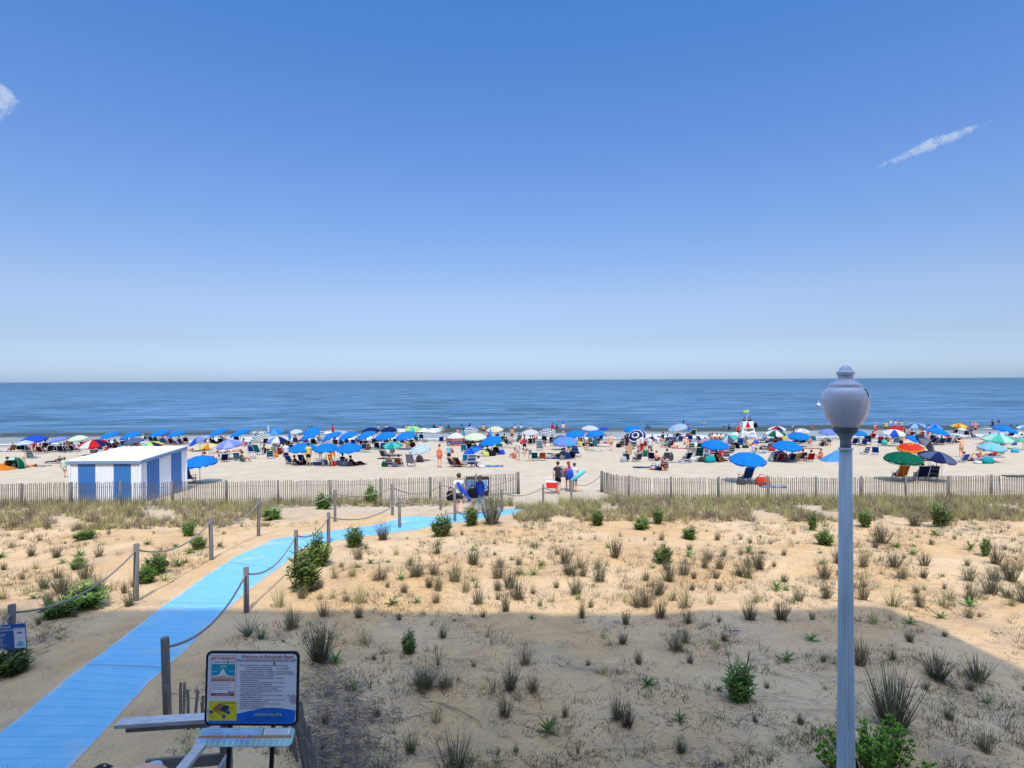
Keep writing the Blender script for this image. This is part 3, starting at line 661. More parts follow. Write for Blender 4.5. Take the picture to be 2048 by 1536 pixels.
# ---------------------------------------------------------------- ordinance sign on the first rope post
def ordinance_sign():
    p = gp(22, 1345); root = empty('ordinance_sign', (p.x, p.y - .075, at(22, 1270, p.y).z)); tag(root, 'blue ordinance notice with a white picture strip fixed to a rope post', 'sign')
    M = Matrix.Rotation(R(-3.5), 4, 'Y') @ Matrix.Rotation(R(90), 4, 'X')
    b, wcol, l = mat('ordinance_blue', (.015, .10, .38), .45, .05), mat('ordinance_white', (.62, .67, .74), .45, .03), mat('ordinance_sky', (.10, .42, .72), .4)
    x0, x1, h = -.42, .315, .20
    bm = bmesh.new(); plate(bm, rrect(x0, x1, -h, h, .02), -.01, .004, M, 0); plate(bm, [(.125, -h + .012), (x1 - .006, -h + .012), (x1 - .006, h - .065), (.125, h - .065)], .001, .0065, M, 1)
    for k, yy_ in enumerate((.045, -.03)):
        pts = [(.16 + .12 * i / 8, yy_ + (.032 if k == 0 else .012) * math.sin(math.pi * i / 8)) for i in range(9)]; poly(bm, pts, .0075, M, 0 if k == 0 else 2)
    poly(bm, [(.15 + .14 * i / 10, -.135 + .062 * math.sin(math.pi * i / 10)) for i in range(11)], .0075, M, 2)
    poly(bm, [(.155, -.16), (.285, -.16), (.285, -.14), (.155, -.14)], .0075, M, 2)
    mesh_obj('panel', bm, [b, wcol, l], root)
    M2 = M @ Matrix.Translation((0, 0, .006))
    for it in [('City of Rehoboth', -.12, .145, .062, 'CENTER', .1, .9), ('Tents, & Umbrella Ordinance', -.02, .098, .040, 'CENTER', .1, .95), ('Tents, canopies, tarps and cabanas', -.37, .040, .026), ('are not permitted on the beach.', -.37, .012, .026), ('Umbrellas with a single center', -.37, -.035, .026), ('pole and circular shade up to', -.37, -.063, .026),
                 ('Baby tents no larger than 36"', -.37, -.108, .026), ('high, wide and deep are permitted', -.37, -.136, .026)]: bm = bmesh.new(); text_bm(bm, [it], M2); mesh_obj('lettering', bm, wcol, root)
    bm = bmesh.new(); text_bm(bm, [('PROHIBITED', .212, .105, .024, 'CENTER')], M2 @ Matrix.Translation((0, 0, .002))); mesh_obj('lettering', bm, mat('sign_text_dark', (.02, .03, .08), .5), root)
    bm = bmesh.new(); plate(bm, [(.012 * math.cos(i * .8) - .09, -.178 + .012 * math.sin(i * .8)) for i in range(8)], .0, .008, M); mesh_obj('seal', bm, wcol, root)
ordinance_sign()
# ---------------------------------------------------------------- boardwalk, railing, building behind the viewer
def boardwalk():
    bm = bmesh.new(); y = -1.0
    while y < 5.55: box(bm, -60, 60, y, y + .135, 2.10, 2.20); y += .15
    o = mesh_obj('boardwalk', bm, DARKW); tag(o, kind='structure')
boardwalk()
def railing():
    root = empty('wooden_railing', (-2.98, 6.02, 1.9)); tag(root, 'weathered wooden handrail with a corner post beside the ramp', 'railing')
    def ch(name, m, fn):
        bm = bmesh.new(); fn(bm); o = mesh_obj(name, bm, m); o.parent = root; o.matrix_parent_inverse = root.matrix_basis.inverted(); return o
    ch('top_rail', RAILW, lambda b: bar(b, (-3.98, 6.02, 3.06), (-2.96, 6.02, 3.12), .14, .038))
    ch('side_board', DARKW, lambda b: bar(b, (-3.90, 6.02, 3.005), (-2.96, 6.02, 3.065), .035, .06))
    ch('ramp_rail', RAILW, lambda b: bar(b, (-2.96, 5.94, 3.06), (-2.97, 4.75, 3.02), .095, .038))
    ch('lower_rail', DARKW, lambda b: bar(b, (-3.72, 6.05, 2.62), (-2.93, 6.05, 2.68), .035, .11))
    ch('lower_ramp_rail', RAILW, lambda b: bar(b, (-2.86, 5.98, 2.72), (-2.88, 4.75, 2.55), .035, .12))
    for p in ((-2.93, 6.09), (-2.96, 4.7)):
        ch('post', DARKW, lambda b, p=p: box(b, p[0] - .045, p[0] + .045, p[1] - .045, p[1] + .045, 1.5, 3.02))
railing()
def bin_top():
    p = (-2.99 * 5.35 / 5.0 - .01, 5.32); root = empty('pipe_post', (p[0], p[1], 2.2)); tag(root, 'short grey pipe post with a domed cap in front of the railing', 'post')
    bm = bmesh.new(); lathe(bm, [(.075, 0), (.075, .83)], 24); mesh_obj('pipe', bm, mat('grey_pipe_paint', (.32, .35, .42), .5), root)
    bm = bmesh.new(); lathe(bm, [(.080, .80), (.081, .85), (.07, .885), (.045, .90), (.01, .905)], 24); mesh_obj('cap', bm, mat('grey_pipe_cap', (.40, .44, .52), .4), root)
bin_top()
def building():
    XL, XR, YF, ZT = -45, 9.45, -1.4, 23.7
    root = empty('hotel_building', (0, YF, 2.2)); tag(root, 'tall pale beachfront building behind the viewpoint that shades the dune', 'building')
    bm = bmesh.new(); box(bm, XL, XR, YF - 14, YF, 1.7, ZT); o = mesh_obj('wall', bm, mat('pale_stucco', (.80, .76, .70), .8, .05)); o.parent = root; o.matrix_parent_inverse = root.matrix_basis.inverted()
    bm = bmesh.new(); box(bm, XL - .15, XR + .1, YF - 14.2, YF + .12, ZT + .002, ZT + .3); o = mesh_obj('roof', bm, mat('roof_edge', (.5, .5, .5), .8)); o.parent = root; o.matrix_parent_inverse = root.matrix_basis.inverted()
    for fl in range(6):
        for k in range(13):
            x = XL + 2 + k * 4.1; bm = bmesh.new(); box(bm, x, x + 2.0, YF - .05, YF + .012, 2.9 + fl * 3.3, 4.9 + fl * 3.3)
            o = mesh_obj('window', bm, mat('dark_window_glass', (.05, .07, .09), .1)); o.parent = root; o.matrix_parent_inverse = root.matrix_basis.inverted()
building()
# ================================================================ people
SKEL = [('pel', 'sp'), ('sp', 'ch'), ('ch', 'nb'), ('nb', 'nk'), ('nk', 'hl'), ('hl', 'hd'), ('hd', 'ht'), ('ch', 'sL'), ('ch', 'sR'), ('sL', 'eL'), ('sR', 'eR'), ('eL', 'wL'), ('eR', 'wR'),
        ('pel', 'hL'), ('pel', 'hR'), ('hL', 'kL'), ('hR', 'kR'), ('kL', 'aL'), ('kR', 'aR'), ('aL', 'tL'), ('aR', 'tR')]
RAD = dict(pel=(.16, .125), sp=(.138, .108), ch=(.165, .118), nb=(.07, .065), nk=(.052, .052), hl=(.072, .080), hd=(.086, .098), ht=(.060, .066), s=(.062, .06), e=(.046, .046), w=(.031, .029), h=(.10, .096), k=(.062, .062), a=(.042, .042), t=(.036, .026))
def rad(n): return RAD.get(n) or RAD[n[0]]
BASE = dict(pel=(0, 0, .95), sp=(0, 0, 1.10), ch=(0, -.01, 1.32), nb=(0, -.01, 1.46), nk=(0, .0, 1.52), hl=(0, .015, 1.58), hd=(0, .01, 1.655), ht=(0, .0, 1.72),
            sL=(-.165, -.01, 1.40), eL=(-.215, -.03, 1.13), wL=(-.225, .05, .89), sR=(.165, -.01, 1.40), eR=(.215, -.03, 1.13), wR=(.225, .05, .89),
            hL=(-.085, 0, .88), kL=(-.10, .02, .49), aL=(-.10, -.02, .09), tL=(-.12, .13, .035), hR=(.085, 0, .88), kR=(.10, .02, .49), aR=(.10, -.02, .09), tR=(.12, .13, .035))
POSES = dict(stand=BASE,
    walk=dict(BASE, kL=(-.09, .18, .50), aL=(-.09, .16, .10), tL=(-.10, .31, .05), kR=(.09, .02, .48), aR=(.09, -.24, .16), tR=(.10, -.12, .05), eL=(-.21, -.14, 1.15), wL=(-.22, -.12, .91), eR=(.21, .06, 1.14), wR=(.22, .22, .96)),
    carry=dict(BASE, eL=(-.24, .05, 1.16), wL=(-.12, .26, 1.10), eR=(.24, .05, 1.16), wR=(.14, .24, 1.05), kL=(-.09, .10, .50), aL=(-.09, .06, .09), tL=(-.10, .21, .035)),
    arms=dict(BASE, eL=(-.42, .0, 1.38), wL=(-.30, .12, 1.52), eR=(.42, .0, 1.38), wR=(.32, .14, 1.50), aL=(-.19, -.02, .09), tL=(-.22, .13, .035), aR=(.19, -.02, .09), tR=(.22, .13, .035)),
    akimbo=dict(BASE, eL=(-.36, -.06, 1.17), wL=(-.19, .02, 1.02), eR=(.36, -.06, 1.17), wR=(.19, .02, 1.02)),
    bend=dict(BASE, pel=(0, -.12, .86), sp=(0, -.02, .96), ch=(0, .20, 1.05), nb=(0, .33, 1.08), nk=(0, .38, 1.09), hl=(0, .44, 1.08), hd=(0, .50, 1.06), ht=(0, .56, 1.04), sL=(-.165, .27, 1.05), eL=(-.20, .33, .80), wL=(-.16, .40, .56), sR=(.165, .27, 1.05), eR=(.20, .33, .80), wR=(.16, .40, .56), hL=(-.09, -.10, .80), kL=(-.11, .06, .46), hR=(.09, -.10, .80), kR=(.11, .06, .46)),
    chair=dict(BASE, pel=(0, -.02, .33), sp=(0, -.09, .46), ch=(0, -.18, .66), nb=(0, -.23, .79), nk=(0, -.24, .85), hl=(0, -.23, .92), hd=(0, -.23, .99), ht=(0, -.24, 1.05), sL=(-.165, -.20, .74), eL=(-.25, -.06, .52), wL=(-.22, .16, .50), sR=(.165, -.20, .74), eR=(.25, -.06, .52), wR=(.22, .16, .50),
               hL=(-.085, .05, .32), kL=(-.12, .42, .42), aL=(-.12, .66, .10), tL=(-.13, .80, .10), hR=(.085, .05, .32), kR=(.12, .42, .42), aR=(.12, .62, .08), tR=(.13, .76, .05)),
    sit=dict(BASE, pel=(0, 0, .12), sp=(0, -.04, .26), ch=(0, -.05, .47), nb=(0, -.02, .60), nk=(0, .0, .66), hl=(0, .02, .72), hd=(0, .02, .80), ht=(0, .01, .86), sL=(-.165, -.03, .55), eL=(-.23, .14, .36), wL=(-.16, .34, .36), sR=(.165, -.03, .55), eR=(.23, .14, .36), wR=(.16, .34, .36),
             hL=(-.09, .06, .12), kL=(-.16, .42, .42), aL=(-.14, .62, .06), tL=(-.15, .75, .03), hR=(.09, .06, .12), kR=(.16, .42, .42), aR=(.14, .62, .06), tR=(.15, .75, .03)),
    lie=dict(BASE, pel=(0, 0, .13), sp=(0, -.15, .13), ch=(0, -.37, .14), nb=(0, -.50, .16), nk=(0, -.56, .17), hl=(0, -.62, .17), hd=(0, -.70, .17), ht=(0, -.77, .16), sL=(-.165, -.44, .13), eL=(-.28, -.58, .06), wL=(-.14, -.72, .05), sR=(.165, -.44, .13), eR=(.28, -.58, .06), wR=(.14, -.72, .05),
             hL=(-.085, .08, .11), kL=(-.11, .48, .07), aL=(-.12, .86, .06), tL=(-.13, .98, .04), hR=(.085, .08, .11), kR=(.11, .48, .07), aR=(.12, .86, .06), tR=(.13, .98, .04)),
    recline=dict(BASE, pel=(0, 0, .12), sp=(0, -.12, .22), ch=(0, -.27, .38), nb=(0, -.34, .50), nk=(0, -.35, .56), hl=(0, -.34, .62), hd=(0, -.33, .69), ht=(0, -.34, .75), sL=(-.165, -.31, .45), eL=(-.24, -.38, .20), wL=(-.22, -.30, .04), sR=(.165, -.31, .45), eR=(.24, -.38, .20), wR=(.22, -.30, .04),
             hL=(-.09, .08, .11), kL=(-.11, .44, .26), aL=(-.11, .80, .05), tL=(-.12, .92, .08), hR=(.09, .08, .11), kR=(.11, .46, .12), aR=(.11, .86, .05), tR=(.12, .97, .09)))
def skin_mesh(name, P, edges, grow=0.0, over=None, sub=1):
    names = []
    for a, b in edges:
        for n in (a, b):
            if n not in names: names.append(n)
    idx = {n: i for i, n in enumerate(names)}
    me = bpy.data.meshes.new('t'); me.from_pydata([P[n] for n in names], [(idx[a], idx[b]) for a, b in edges], [])
    ob = bpy.data.objects.new('t', me); COL.objects.link(ob)
    md = ob.modifiers.new('s', 'SKIN'); md.use_smooth_shade = True; md.branch_smoothing = .4
    for i, n in enumerate(names):
        r = (over or {}).get(n) or rad(n.split('_')[0] if n not in RAD and n[0] not in RAD else n)
        me.skin_vertices[0].data[i].radius = (r[0] + grow, r[1] + grow); me.skin_vertices[0].data[i].use_root = (i == 0)
    if sub: ob.modifiers.new('u', 'SUBSURF').levels = sub; ob.modifiers['u'].render_levels = sub
    bpy.context.view_layer.update()
    r = bpy.data.meshes.new_from_object(ob.evaluated_get(bpy.context.evaluated_depsgraph_get())); r.name = name
    bpy.data.objects.remove(ob); bpy.data.meshes.remove(me)
    if not r.materials: r.materials.append(None)
    r.polygons.foreach_set('use_smooth', [True] * len(r.polygons)); return r
def add_hands_face(me, P):
    bm = bmesh.new(); bm.from_mesh(me)
    for sgn, e, w_ in ((-1, 'eL', 'wL'), (1, 'eR', 'wR')):
        E, W = Vector(P[e]), Vector(P[w_]); d = (W - E).normalized(); s_ = Vector((0, 1, 0)) if abs(d.y) < .8 else Vector((1, 0, 0)); s_ = (s_ - d * s_.dot(d)).normalized(); n_ = d.cross(s_) * sgn
        tube(bm, [W - d * .02, W + d * .04, W + d * .085], [.024, .032, .028], 6)
        for k, ln in enumerate((.062, .075, .07, .055)):
            b0 = W + d * .08 + s_ * (.024 - .016 * k); tube(bm, [b0, b0 + d * ln * .5 + n_ * .006, b0 + d * ln * .85 + n_ * .024], [.0085, .008, .006], 4)
        tube(bm, [W + d * .03 + s_ * .026, W + d * .055 + s_ * .05, W + d * .085 + s_ * .056 + n_ * .01], [.010, .009, .006], 4)
    hd, hl = Vector(P['hd']), Vector(P['hl']); u = (hd - hl).normalized(); f = Vector((0, 1, 0)); f = (f - u * f.dot(u)); f = f.normalized() if f.length > .3 else Vector((0, 0, -1)); sd_ = u.cross(f)
    c_ = hd - u * .02
    sphere(bm, c_ + f * .094 - u * .012, (.013, .018, .02), 6, 4)            # nose
    for q in (-1, 1): sphere(bm, c_ + sd_ * q * .082 - u * .005, (.01, .018, .028), 6, 4)   # ears
    bm.to_mesh(me); bm.free(); return me
BODY = {}
SHIRT_E = [('sp', 'ch'), ('ch', 'nb'), ('ch', 'sL'), ('ch', 'sR'), ('sL', 'mL'), ('sR', 'mR'), ('sp', 'wa')]
SHORT_E = [('pel', 'hL'), ('pel', 'hR'), ('hL', 'qL'), ('hR', 'qR'), ('pel', 'wa')]
def get_body(pose, long_hair=False):
    if pose not in BODY:
        P = dict(POSES[pose]); v = lambda n: Vector(P[n])
        P['mL'] = v('sL').lerp(v('eL'), .62); P['mR'] = v('sR').lerp(v('eR'), .62); P['wa'] = v('pel').lerp(v('sp'), .55); P['qL'] = v('hL').lerp(v('kL'), .62); P['qR'] = v('hR').lerp(v('kR'), .62)
        P['cL'] = v('kL').lerp(v('aL'), .9); P['cR'] = v('kR').lerp(v('aR'), .9)
        b = add_hands_face(skin_mesh('body', P, SKEL), P)
        ov = dict(mL=(.062, .062), mR=(.062, .062), wa=(.142, .113), qL=(.078, .078), qR=(.078, .078), nb=(.082, .072), cL=(.052, .052), cR=(.052, .052))
        sh_ = skin_mesh('shirt', P, SHIRT_E, .026, ov); so = skin_mesh('shorts', P, SHORT_E, .024, ov)
        tk = skin_mesh('tank_top', P, [('sp', 'ch'), ('sp', 'wa'), ('ch', 'nb')], .014, dict(nb=(.04, .04), ch=(.165, .11), wa=(.13, .1)))
        pa = skin_mesh('trousers', P, [('pel', 'hL'), ('pel', 'hR'), ('hL', 'kL'), ('hR', 'kR'), ('kL', 'cL'), ('kR', 'cR'), ('pel', 'wa')], .018, ov)
        dr = skin_mesh('dress', P, [('sp', 'ch'), ('sp', 'wa'), ('wa', 'pel'), ('pel', 'hL'), ('pel', 'hR'), ('hL', 'qL'), ('hR', 'qR'), ('ch', 'nb')], .03, dict(ov, nb=(.05, .05), qL=(.12, .12), qR=(.12, .12)))
        hd, hl = v('hd'), v('hl'); u = (hd - hl).normalized(); M_ = Vector((0, 0, 1)).rotation_difference(u).to_matrix().to_4x4()
        fw = Vector((0, 1, 0))
        def hm(long_):
            bm = bmesh.new(); sphere(bm, hd + u * .018 - (M_ @ Vector((0, .016, 0))), (.103, .112, .100), 12, 8, M=M_)
            for vv in list(bm.verts):
                l = M_.inverted() @ (vv.co - hd)
                if l.y > .02 and l.z < .03: vv.co -= M_ @ Vector((0, .055, 0))
            if long_: tube(bm, [hd - (M_ @ Vector((0, .055, 0))), v('nk') - (M_ @ Vector((0, .075, 0))), v('nk') - (M_ @ Vector((0, .11, .17)))], [.072, .075, .035], 8)
            me = bpy.data.meshes.new('hair'); bm.to_mesh(me); bm.free(); me.materials.append(None); return me
        bm = bmesh.new(); sphere(bm, hd + u * .045, (.098, .106, .075), 12, 7, M=M_)
        tube(bm, [hd + u * .045, hd + u * .052], [.165, .16], 14); ht = bpy.data.meshes.new('hat'); bm.to_mesh(ht); bm.free(); ht.materials.append(None)
        bm = bmesh.new(); sphere(bm, hd + u * .03, (.097, .106, .080), 12, 7, M=M_)
        pk = hd + u * .04 + M_ @ Vector((0, .12, 0)); sphere(bm, pk, (.07, .075, .008), 8, 5, M=M_); cp = bpy.data.meshes.new('cap'); bm.to_mesh(cp); bm.free(); cp.materials.append(None)
        BODY[pose] = dict(body=b, shirt=sh_, shorts=so, tank_top=tk, trousers=pa, dress=dr, hair=hm(False), longhair=hm(True), hat=ht, cap=cp)
    return BODY[pose]
SKINS = dict(a=lin('d9a184'), b=lin('c48a68'), c=lin('8a5a3e'), d=lin('4a2e22'))
HAIRS = dict(k=lin('1c1614'), b=lin('4a3020'), y=lin('a98555'), r=lin('7a3a20'), g=lin('8d8a86'))
def person(pose, loc, rz, top, bottom, hair='k', sk='a', hat=None, long_=False, h=1.0, wear='shirt', low='shorts'):
    B = get_body(pose); skm = mat('skin', SKINS[sk], .55, .05, 5)
    o = inst('person', B['body'], loc=loc, rot=(0, 0, rz), scale=(h, h, h), mats=[skm])
    if wear == 'dress': inst('dress', B['dress'], o, mats=[fab(top)])
    else:
        if top: inst(wear, B[wear], o, mats=[fab(top)])
        if bottom: inst(low, B[low], o, mats=[fab(bottom)])
    inst('hair', B['longhair' if long_ else 'hair'], o, mats=[mat('hair', HAIRS[hair], .6, .2, 30)])
    if hat: inst('hat' if hat[0] != '^' else 'cap', B['hat' if hat[0] != '^' else 'cap'], o, mats=[fab(hat.lstrip('^'))])
    return o
# ================================================================ umbrellas
UM = {}
def canopy_mesh(style, nseg=8):
    if style in UM: return UM[style]
    kind, cols = style.split(':'); cols = cols.split(','); mats = [fab(c, .28) for c in cols]
    bm = bmesh.new(); ts = [.02, .12, .25, .38, .52, .66, .78, .88, .96, 1.0]; n = nseg * 4; rings = []
    rise = .36
    for t in ts:
        ring = []
        for k in range(n):
            a = 2 * math.pi * k / n; ph = abs((k % 4) - 0) / 4; ph = min(ph, 1 - ph) * 2      # 0 at rib, 1 mid panel
            z = rise * (1 - t ** 1.9) - .035 * ph * t; r = t * (1 - .075 * ph * (.3 + .7 * t))
            ring.append(bm.verts.new((r * math.cos(a), r * math.sin(a), z)))
        rings.append(ring)
    sk_ = []
    for k in range(n):
        v = rings[-1][k]; ph = (k % 4) / 4; ph = min(ph, 1 - ph) * 2
        sk_.append(bm.verts.new((v.co.x * 1.0, v.co.y * 1.0, v.co.z - .085 - .02 * (1 if k % 4 else -1.5))))
    rings.append(sk_)
    for ri, (r0, r1) in enumerate(zip(rings, rings[1:])):
        for k in range(n):
            f = bm.faces.new((r0[k], r1[k], r1[(k + 1) % n], r0[(k + 1) % n]))
            if kind == 'w': f.material_index = (k // 4) % len(cols)
            elif kind == 'r': f.material_index = ri % len(cols)
            elif kind == 'e': f.material_index = 1 if (ri >= 7 or ri == 1) else 0
            elif kind == 'h': f.material_index = int((r0[k].co.y * 5 + 5)) % len(cols)
            f.smooth = False
    bm.faces.new(rings[0])
    me = bpy.data.meshes.new('canopy'); bm.to_mesh(me); bm.free()
    for m in mats: me.materials.append(m)
    UM[style] = me; return me
def simple_mesh(name, fn, m=None):
    bm = bmesh.new(); fn(bm); me = bpy.data.meshes.new(name); bm.to_mesh(me); bm.free(); me.materials.append(m); return me
POLE_MATS = dict(w=mat('wooden_pole', (.42, .25, .12), .6), s=mat('white_pole', (.62, .62, .62), .4))
RIBS = simple_mesh('ribs', lambda b: [tube(b, [(0, 0, .05), (.5 * math.cos(k * math.pi / 4), .5 * math.sin(k * math.pi / 4), .22), ], .010, 4) for k in range(8)] + [tube(b, [(0, 0, .33), (.97 * math.cos(k * math.pi / 4), .97 * math.sin(k * math.pi / 4), .0)], .010, 4) for k in range(8)], mat('rib_metal', (.5, .5, .5), .4))
TAGM = simple_mesh('tag', lambda b: [b.faces.new([b.verts.new(p) for p in ((-.09, 0, 0), (.09, 0, 0), (.09, 0, -.09), (-.09, 0, -.09))])], fab('white'))
CAPM = simple_mesh('cap', lambda b: tube(b, [(0, 0, .34), (0, 0, .40), (0, 0, .44)], [.03, .03, .012], 8), None)
UPOS = []   # (px, pytop, width, pybase, handle)
def umbrella(px, pt, wpx, pb, tilt, dr, style, handle, pole='w'):
    g0 = gp(px, pb); r = wpx / 2 * g0.y / F * 1.04 * math.cos(math.atan((px - 1024) / F))
    root = empty('beach_umbrella', g0)
    lab = handle if 'umbrella' in handle else handle + ' umbrella'
    tag(root, lab, 'beach umbrella', 'open beach umbrellas')
    ztop = at(px, pt, g0.y).z - g0.z; a = R(dr); ax = Vector((-math.sin(a), math.cos(a), 0)); T = R(tilt)
    Rm = Matrix.Rotation(T, 4, ax)
    # lean sign: rotation about ax lowers the side towards dr
    rise = .36 * r; rimz = ztop - rise * math.cos(T)
    zj = max(.35, rimz - .12 * r)
    off = Rm @ Vector((0, 0, .0))
    base = Vector((0, 0, zj)); cc_ = base + Rm @ Vector((0, 0, (rimz - zj)))
    c = inst('canopy', canopy_mesh(style), root); c.matrix_local = Matrix.Translation(cc_) @ Rm @ Matrix.Rotation(random.Random(px).uniform(0, .8), 4, 'Z') @ Matrix.Diagonal((r, r, r, 1))
    rb = inst('ribs', RIBS, root); rb.matrix_local = Matrix.Translation(cc_ - Rm @ Vector((0, 0, .02))) @ Rm @ Matrix.Diagonal((r * .98, r * .98, r * .98, 1))
    bm = bmesh.new(); tube(bm, [(0, 0, -.2), (0, 0, zj)], .021, 7); pm = POLE_MATS[pole]
    mesh_obj('pole', bm, pm, root)
    bm = bmesh.new(); tube(bm, [base, cc_ + Rm @ Vector((0, 0, rise + .05))], [.018, .014], 7); mesh_obj('upper_pole', bm, pm, root)
    if style == 's:blue':
        t = inst('tag', TAGM, root); ta = R(-90 + random.Random(px * 3).uniform(-40, 40)); t.matrix_local = Matrix.Translation(cc_) @ Rm @ Matrix.Translation((r * .985 * math.cos(ta), r * .985 * math.sin(ta), -.03 * r)) @ Matrix.Rotation(ta + math.pi / 2, 4, 'Z') @ Matrix.Diagonal((r, r * 1.0, r, 1))
    UPOS.append((px, pt, wpx, pb, handle if len(handle) < 60 else handle[:60])); return root
UTAB = """68 871 60 903 10 250 s:royal|big royal blue umbrella nearest the left edge
50 881 38 917 6 270 h:lightblue,white|small light blue striped low umbrella on a thin white pole
118 874 44 903 14 200 s:peri|periwinkle blue umbrella left of the white one
157 871 42 900 10 250 s:palegreen|pale mint white umbrella by the left shoreline
187 879 62 910 12 265 w:red,white,red,navy|red, white and navy panelled umbrella above the hut roof
219 866 44 895 20 215 s:blue|steeply tilted blue umbrella above the red and navy one
262 865 46 893 16 220 s:blue|blue umbrella over the left half of the hut roof
268 876 42 902 12 240 s:slate|dull grey-blue umbrella low behind the hut roof
303 884 50 918 12 250 w:yellow,lightteal,lime,navy|yellow and green panelled umbrella peeking over the hut roof
320 861 42 889 16 215 s:blue|left one of two overlapping blue umbrellas over the hut's right half
354 862 40 889 14 215 s:blue|right one of two overlapping blue umbrellas over the hut's right half
437 859 42 890 20 205 s:blue|blue umbrella leaning left above the purple dome
481 860 42 891 18 205 s:blue|blue umbrella leaning left, just left of the green striped one
400 874 48 902 26 200 w:peri,periwhite,royal|purple dome umbrella leaning left behind the near blue one
419 887 36 914 12 240 w:cream,yellow,orange|low yellow and orange striped umbrella on a thin pole
459 880 54 919 13 250 w:peri,periwhite|large pale purple umbrella over the sunbathers
521 868 44 900 22 215 r:darkgreen,white|green and white ringed umbrella leaning left
549 858 40 885 8 260 w:blue,skyblue|light blue umbrella beside the white ball pole at the surf
556 872 44 905 10 265 w:peri,white,navy,white|navy, white and purple panelled umbrella
592 859 28 882 10 250 r:silver,white|grey and white ringed umbrella at the surf
624 856 36 888 16 220 s:blue|upper one of two stacked blue umbrellas
622 864 42 897 24 210 s:blue|lower one of two stacked blue umbrellas
664 866 42 897 22 205 s:blue|first of five blue umbrellas in the middle row
685 861 26 886 8 260 s:periwhite|pale lavender umbrella behind the middle blue row
697 865 40 897 22 210 s:blue|second of five blue umbrellas in the middle row
733 864 40 897 22 210 s:blue|third of five blue umbrellas in the middle row
742 855 36 884 6 265 s:navy|left one of two navy umbrellas at the water
778 854 34 884 6 265 s:navy|right one of two navy umbrellas at the water
605 886 54 930 12 260 s:blue|left one of the three near blue umbrellas in a row
652 887 50 931 12 265 s:blue|middle one of the three near blue umbrellas in a row
698 887 52 932 12 265 s:blue|right one of the three near blue umbrellas in a row
771 865 42 897 16 235 s:blue|fourth of five blue umbrellas in the middle row
812 865 42 899 14 235 s:blue|fifth of five blue umbrellas in the middle row
785 884 40 912 10 260 w:lightteal,teal|teal and turquoise panelled umbrella
826 852 34 881 8 250 w:lime,lightteal|small lime and teal umbrella on a pole at the surf
840 891 44 922 18 235 r:lightblue,white|pale blue and white ringed umbrella leaning left
940 854 36 885 8 265 r:navy,white|navy and white ringed umbrella above the pop-up shelter
951 866 44 894 8 265 s:palegreen|pale lime umbrella beside the pop-up shelter
990 853 34 881 10 250 s:cream|cream white umbrella beside the closed blue one
983 874 44 907 20 230 s:blue|bright blue umbrella below the closed one
945 895 40 913 26 200 w:blue,royal|low dark blue umbrella slumped to the sand
1060 859 34 886 10 250 r:silver,white|silver striped umbrella left of the navy ringed pair
1094 857 36 886 12 240 r:navy,white|navy and white ringed umbrella in the centre
1120 871 34 900 10 200 s:slate|dark slate umbrella half hidden behind the periwinkle one
1131 874 50 918 12 262 w:peri,skyblue|large periwinkle umbrella near the beach centre
1150 861 40 893 14 225 s:blue|left one of two blue umbrellas in the centre
1190 861 36 893 14 225 s:blue|right one of two blue umbrellas in the centre
1180 851 34 877 6 265 r:white,silver|flat white umbrella out by the surf
1208 854 18 874 8 265 s:royal|tiny royal blue umbrella at the surf
1267 852 40 890 10 265 s:blue|blue umbrella directly above the navy ringed tilted one
1273 868 40 898 48 240 r:navy,navy,white|navy and white ringed umbrella tipped onto its side
1356 849 40 881 18 210 w:lightblue,silver|light blue umbrella leaning left before the sea
1430 880 56 922 11 262 w:blue,blue|blue umbrella shading the red chair
1461 869 38 900 38 205 w:lightteal,white,slate|teal and white umbrella tipped hard left
1495 906 75 966 13 268 s:blue|near blue umbrella with a lone wooden chair under it
1574 882 61 924 11 264 s:blue|blue umbrella with chairs and a grey dome tent
1598 865 46 893 12 262 s:blue|blue umbrella between the green one and the lamp
1550 860 42 893 10 265 w:green,white|green and white panelled umbrella
1554 852 36 879 10 240 w:white,red,navy|white umbrella with red and navy pattern
1603 857 34 880 8 265 w:white,beige|cream white umbrella left of the lamp globe
1655 858 36 882 10 240 s:peri|periwinkle umbrella behind the lamp neck
1717 861 36 890 10 265 s:blue|blue umbrella just right of the lamp collar
1793 852 38 878 8 265 s:red|plain red umbrella at the water's edge
1788 859 48 892 10 265 w:white,royal,white|white and royal blue panelled umbrella
1832 846 42 872 10 240 w:lightblue,slate|pale grey-blue umbrella by the water on the right
1869 849 36 874 8 265 w:royal,skyblue|royal blue umbrella by the water on the right
1874 856 50 890 14 320 w:blue,blue|blue umbrella over the row of four blue chairs
1838 873 58 905 20 320 s:blue|blue umbrella behind the grey tilted one
1849 880 56 906 50 320 w:grey,darkgrey|grey umbrella tipped on edge behind the orange one
1821 887 56 930 16 240 e:redorange,orange|red umbrella with an orange border
1807 904 83 963 9 262 s:green|large dark green umbrella nearest the fence
1873 903 82 963 13 310 w:navy,slate|large navy umbrella nearest the fence
1919 847 36 873 6 265 w:orange,yellow|orange and yellow umbrella at the water
1924 856 18 876 8 260 s:white|small white umbrella under the orange one
2010 852 52 884 12 310 s:blue|blue umbrella at the right shoreline
2046 851 30 880 12 250 w:skyblue,white|light blue umbrella cut by the right edge
1996 868 70 896 8 265 w:lightteal,mint|wide mint green patterned umbrella on the right
2046 876 32 900 8 265 s:lightteal|turquoise umbrella cut by the right edge
1984 886 62 924 9 268 r:lightblue,aqua|pale blue striped umbrella over the sunbathers at right
400 912 74 967 9 262 s:blue|near blue umbrella just right of the hut"""
